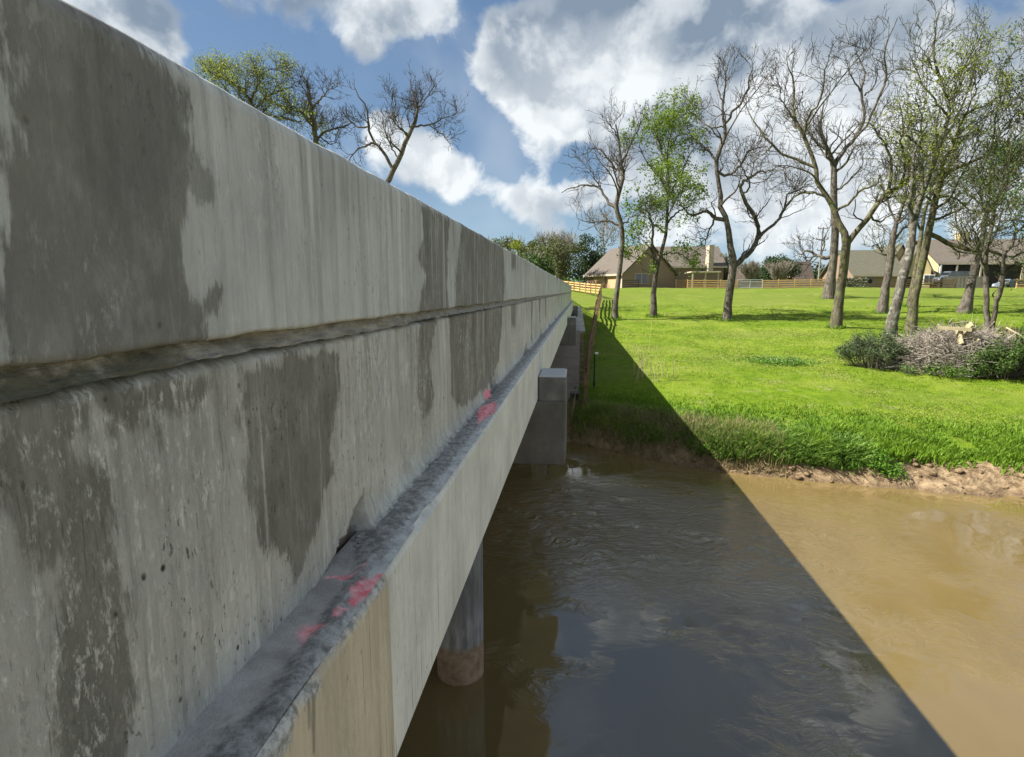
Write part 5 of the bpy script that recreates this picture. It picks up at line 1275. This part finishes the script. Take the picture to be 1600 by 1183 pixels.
# pale flowering weed patch in the lawn
b0 = terr(1220, 569); fw = empty('clover_patch', b0, 'low patch of pale flowering weeds in the middle of the lawn', 'weeds')
r_ = np.random.default_rng(111); n = 900; x = r_.normal(size=n)*.85; y = r_.normal(size=n)*.45+.3; z = np.array([H1(b0[0]+a, b0[1]+c) for a, c in zip(x[:1], y[:1])])
zz = height(b0[0]+x, b0[1]+y)-b0[2]
V, Q = leaves(np.stack([x, y, zz+.10], -1), 4, .07, .09, r_); mk('foliage', V, Q, LEAF, fw, smooth=False)
V, Q = leaves(np.stack([x, y, zz+.2], -1)[:260], 2, .05, .04, r_); mk('flowers', V, Q, flatm('cream_flower', (.38, .45, .22), (.5, .55, .32)), fw, smooth=False)
# tall weed stalks at the shadow's edge
b0 = terr(1010, 592); ws = empty('weed_stalks', b0, 'tall thin dry weed stalks at the edge of the bridge shadow', 'weeds')
r_ = np.random.default_rng(121); P = []
for i in range(26):
    x, y = r_.normal()*.55, r_.normal()*.4; h = 2.9 if i == 0 else r_.uniform(.7, 1.9); dx = r_.normal()*.18*h
    if i == 0: x = 0
    P.append(smooth_line([(x, y, -.05), (x+dx*.3, y, h*.5), (x+dx, y, h)], 6))
P = np.array(P); Rr = np.tile(np.linspace(.014, .006, 6), (26, 1)); S, RS = spawn(P, Rr, 5, .15, .5, 35, .5, 4, .3, .2, .7, .005, r_=r_)
STK = flatm('dry_stalk', (.26, .24, .12), (.40, .38, .2)); mb = MB(); V, Q = tubes(P, Rr, 4); mb.add(V, Q); V, Q = tubes(S, RS, 3); mb.add(V, Q); mb.build('stalks', STK, ws)
V, Q = leaves(S[:, -1], 2, .05, .06, r_); mk('foliage', V, Q, LEAFY, ws, smooth=False)
# thin dark post with a white knob beside the creek fence
b0 = terr(928, 606); tp_ = empty('marker_post', b0, 'thin dark green post with a white cap in the bridge shadow', 'post')
GP = flatm('dark_green_paint', (.01, .03, .022), (.02, .05, .035)); hh = onY(928, 552, b0[1])[2]-b0[2]
MB().box((-.035, -.03, -.2), (.035, .03, hh), bev=.006).build('shaft', GP, tp_)
MB().box((-.055, -.01, .1), (.055, .005, .3)).build('anchor_plate', GP, tp_)
V, T = rocks(3, .08, -.02, hh-.02, .06, .02, .06, .10, .8); mk('cap', V, T, WHT, tp_, smooth=True)
# drain outlet beneath the paving edge
dn = onY(898, 618, 24.6)
do_ = empty('drain_outlet', (dn[0], 24.7, dn[2]-.3), 'square dark drain outlet at the foot of the slope paving', 'drain')
mb = MB()
for lo, hi in (((-.22, 0, -.05), (.22, .5, 0)), ((-.22, 0, .34), (.22, .5, .39)), ((-.22, 0, 0), (-.17, .5, .34)), ((.17, 0, 0), (.22, .5, .34))): mb.box(lo, hi)
mb.build('frame', CAPM, do_); MB().box((-.17, .3, 0), (.17, .32, .34)).build('opening', DK, do_)  # dark sheet inside the frame stands in for the drain's shade
# leaning stake in the dark bank
sk = onY(893, 640, 23.6); 
V, Q = tube1([onY(891, 690, 23.2), onY(893, 655, 23.4), onY(899, 615, 23.6)], [.025, .02, .018], 6); o = mk('leaning_stick', V, Q, BR2); tag(o, 'thin leaning stick on the dark bank beside the pier', 'stick')

# ------------------------------------------------------------------ grass blades
def blades(x, y, h, wd, lean, r_, bend=.35):
    n = len(x); z = height(x, y)-.015; a = r_.random(n)*6.28; dx, dy = np.cos(a), np.sin(a); b_ = r_.random(n)*6.28
    lx, ly = np.cos(b_)*lean*h*r_.random(n), np.sin(b_)*lean*h*r_.random(n)
    p0 = np.stack([x-dx*wd, y-dy*wd, z], -1); p1 = np.stack([x+dx*wd, y+dy*wd, z], -1)
    mx = x+lx*.4; my = y+ly*.4; mz = z+h*.6
    p2 = np.stack([mx+dx*wd*.7, my+dy*wd*.7, mz], -1); p3 = np.stack([mx-dx*wd*.7, my-dy*wd*.7, mz], -1); p4 = np.stack([x+lx, y+ly, z+h*.95], -1)
    V = np.stack([p0, p1, p2, p3, p4], 1).reshape(-1, 3); i = np.arange(n)[:, None]*5
    return V, i+np.array([[0, 1, 2, 3]]), i+np.array([[3, 2, 4]])
def field(name, m, N, fx_, seed):
    r_ = np.random.default_rng(seed); x, y, h, wd, lean = fx_(r_, N); V, Q, T = blades(x, y, h, wd, lean, r_)
    o = mk(name, V, [Q, T], m, smooth=False); tag(o, kind='stuff'); return o
GR1 = leafm('bank_grass_blade', (.065, .140, .008), (.160, .270, .022), .38); GR2 = leafm('lawn_blade', (.098, .166, .008), (.178, .255, .022), .35); GR3 = leafm('blue_grass_blade', (.055, .125, .016), (.15, .245, .045), .35)
GR4 = leafm('lawn_straw_blade', (.16, .20, .04), (.26, .28, .08), .3); GR5 = leafm('dry_grass_blade', (.12, .11, .04), (.24, .21, .10), .25)
def f_bank(r_, N):
    x = r_.uniform(-.2, 24, N); dd_ = r_.gamma(2.2, .75, N)+.25; cl = fbm(x, dd_, 1.0, 3, 501)
    mud = np.clip((x-8.2)/3, 0, 1); dd_ = dd_+mud*.75
    k = cl > -.16; x, dd_, cl = x[k], dd_[k], cl[k]; h = (.10+.24*r_.random(len(x)))*(1+2.2*np.clip(cl+.05, -.2, .3))*np.clip(1.5-dd_*.20, .25, 1.2)*(1-.35*np.clip((x-9)/3, 0, 1))
    return x, bank_y(x)+dd_, h, .016+.012*r_.random(len(x)), 1.0
field('bank_grass', GR1, 52000, f_bank, 601)['label'] = 'tall green grass along the top of the far bank'
def f_blue(r_, N):
    c = r_.integers(0, 6, N); cx = np.array([5.4, 6.2, 7.0, 7.9, 4.9, 8.6])[c]+r_.normal(size=N)*.45; dd_ = .22+np.abs(r_.normal(size=N))*.75
    return cx, bank_y(cx)+dd_,   .20+.32*r_.random(N), .022+.016*r_.random(N), 1.5
field('blue_green_grass', GR3, 8000, f_blue, 602)['label'] = 'blue green reeds of long grass overhanging the dirt bank'
def f_dry(r_, N):
    x = r_.uniform(-.5, 7, N); dd_ = r_.uniform(.0, 2.0, N); return x, bank_y(x)+dd_, .25+.5*r_.random(N), .008+.004*r_.random(N), .8
field('dry_grass', GR5, 6000, f_dry, 603)['label'] = 'dry brown grass hanging on the shaded bank'
def f_lawn(r_, N):
    u = r_.random(N); y = 19+42*u**1.55; x = -1+(r_.random(N))*(y*.86+2)
    k = (y-bank_y(x)) > 1.8; x, y = x[k], y[k]; cl = fbm(x, y, .7, 3, 511)
    return x, y, (.024+.026*r_.random(len(x)))*(1+1.5*np.clip(cl, -.3, .3))*(1+y*.006), .009+y*.0004, 1.1
field('lawn_blades', GR2, 150000, f_lawn, 604)['label'] = 'short bright mown grass covering the lawn'
def f_straw(r_, N):
    x, y, h, wd, l = f_lawn(r_, N); cl = fbm(x, y, .35, 3, 521); k = cl > .02; return x[k], y[k], h[k]*1.1, wd[k], l
field('lawn_straw', GR4, 90000, f_straw, 605)['label'] = 'pale dry blades mixed into the mown lawn'
# taller grass left round the tree feet by the mower
def feet():
    r_ = np.random.default_rng(631); X_ = []; Y_ = []
    for o in bpy.data.objects:
        if o.type == 'EMPTY' and o.get('category') == 'tree' and 30 < o.location.y < 75 and o.location.x > 1 and o.location.x < 45:
            a = r_.random(260)*6.28; q = .35+np.abs(r_.normal(size=260))*.28; X_.append(o.location.x+np.cos(a)*q); Y_.append(o.location.y+np.sin(a)*q)
    x, y = np.concatenate(X_), np.concatenate(Y_); V, Q, T = blades(x, y, .12+.28*r_.random(len(x)), .02, .8, r_)
    o = mk('tree_foot_grass', V, [Q, T], GR1, smooth=False); tag(o, 'tufts of longer grass round the feet of the trees', kind='stuff')
feet()
# broad-leaved weeds on the bank
def bank_weeds():
    r_ = np.random.default_rng(611); n = 13000; x = r_.uniform(0.0, 11.5, n); dd_ = .20+np.abs(r_.normal(size=n))*1.2; cl = fbm(x, dd_, 1.3, 3, 531); k = cl > -.02; x, dd_ = x[k], dd_[k]
    y = bank_y(x)+dd_; z = height(x, y)+.05+.15*r_.random(len(x)); V, Q = leaves(np.stack([x, y, z], -1), 3, .07, .085, r_)
    o = mk('bank_weeds', V, Q, LEAF, smooth=False); tag(o, 'broad leaved weeds on the sunlit bank', None, None, 'stuff')
bank_weeds()
def clods():
    r_ = np.random.default_rng(621); mb = MB()
    for i in range(420):
        x = r_.uniform(.5, 16); dd_ = r_.uniform(-.1, .7 if x < 8 else 1.3); y = bank_y(x)+dd_; v, T = rocks(1, x, y, H1(x, y)-.02, 0, 0, .02, .14, .6); mb.add(v, None, T)
    o = mb.build('earth_clods', gm2, smooth=True, attrs={'dirt': np.full(mb.n, 1.5)}); tag(o, 'loose clods of brown earth at the waterline', None, None, 'stuff')
gm2 = gm
clods()
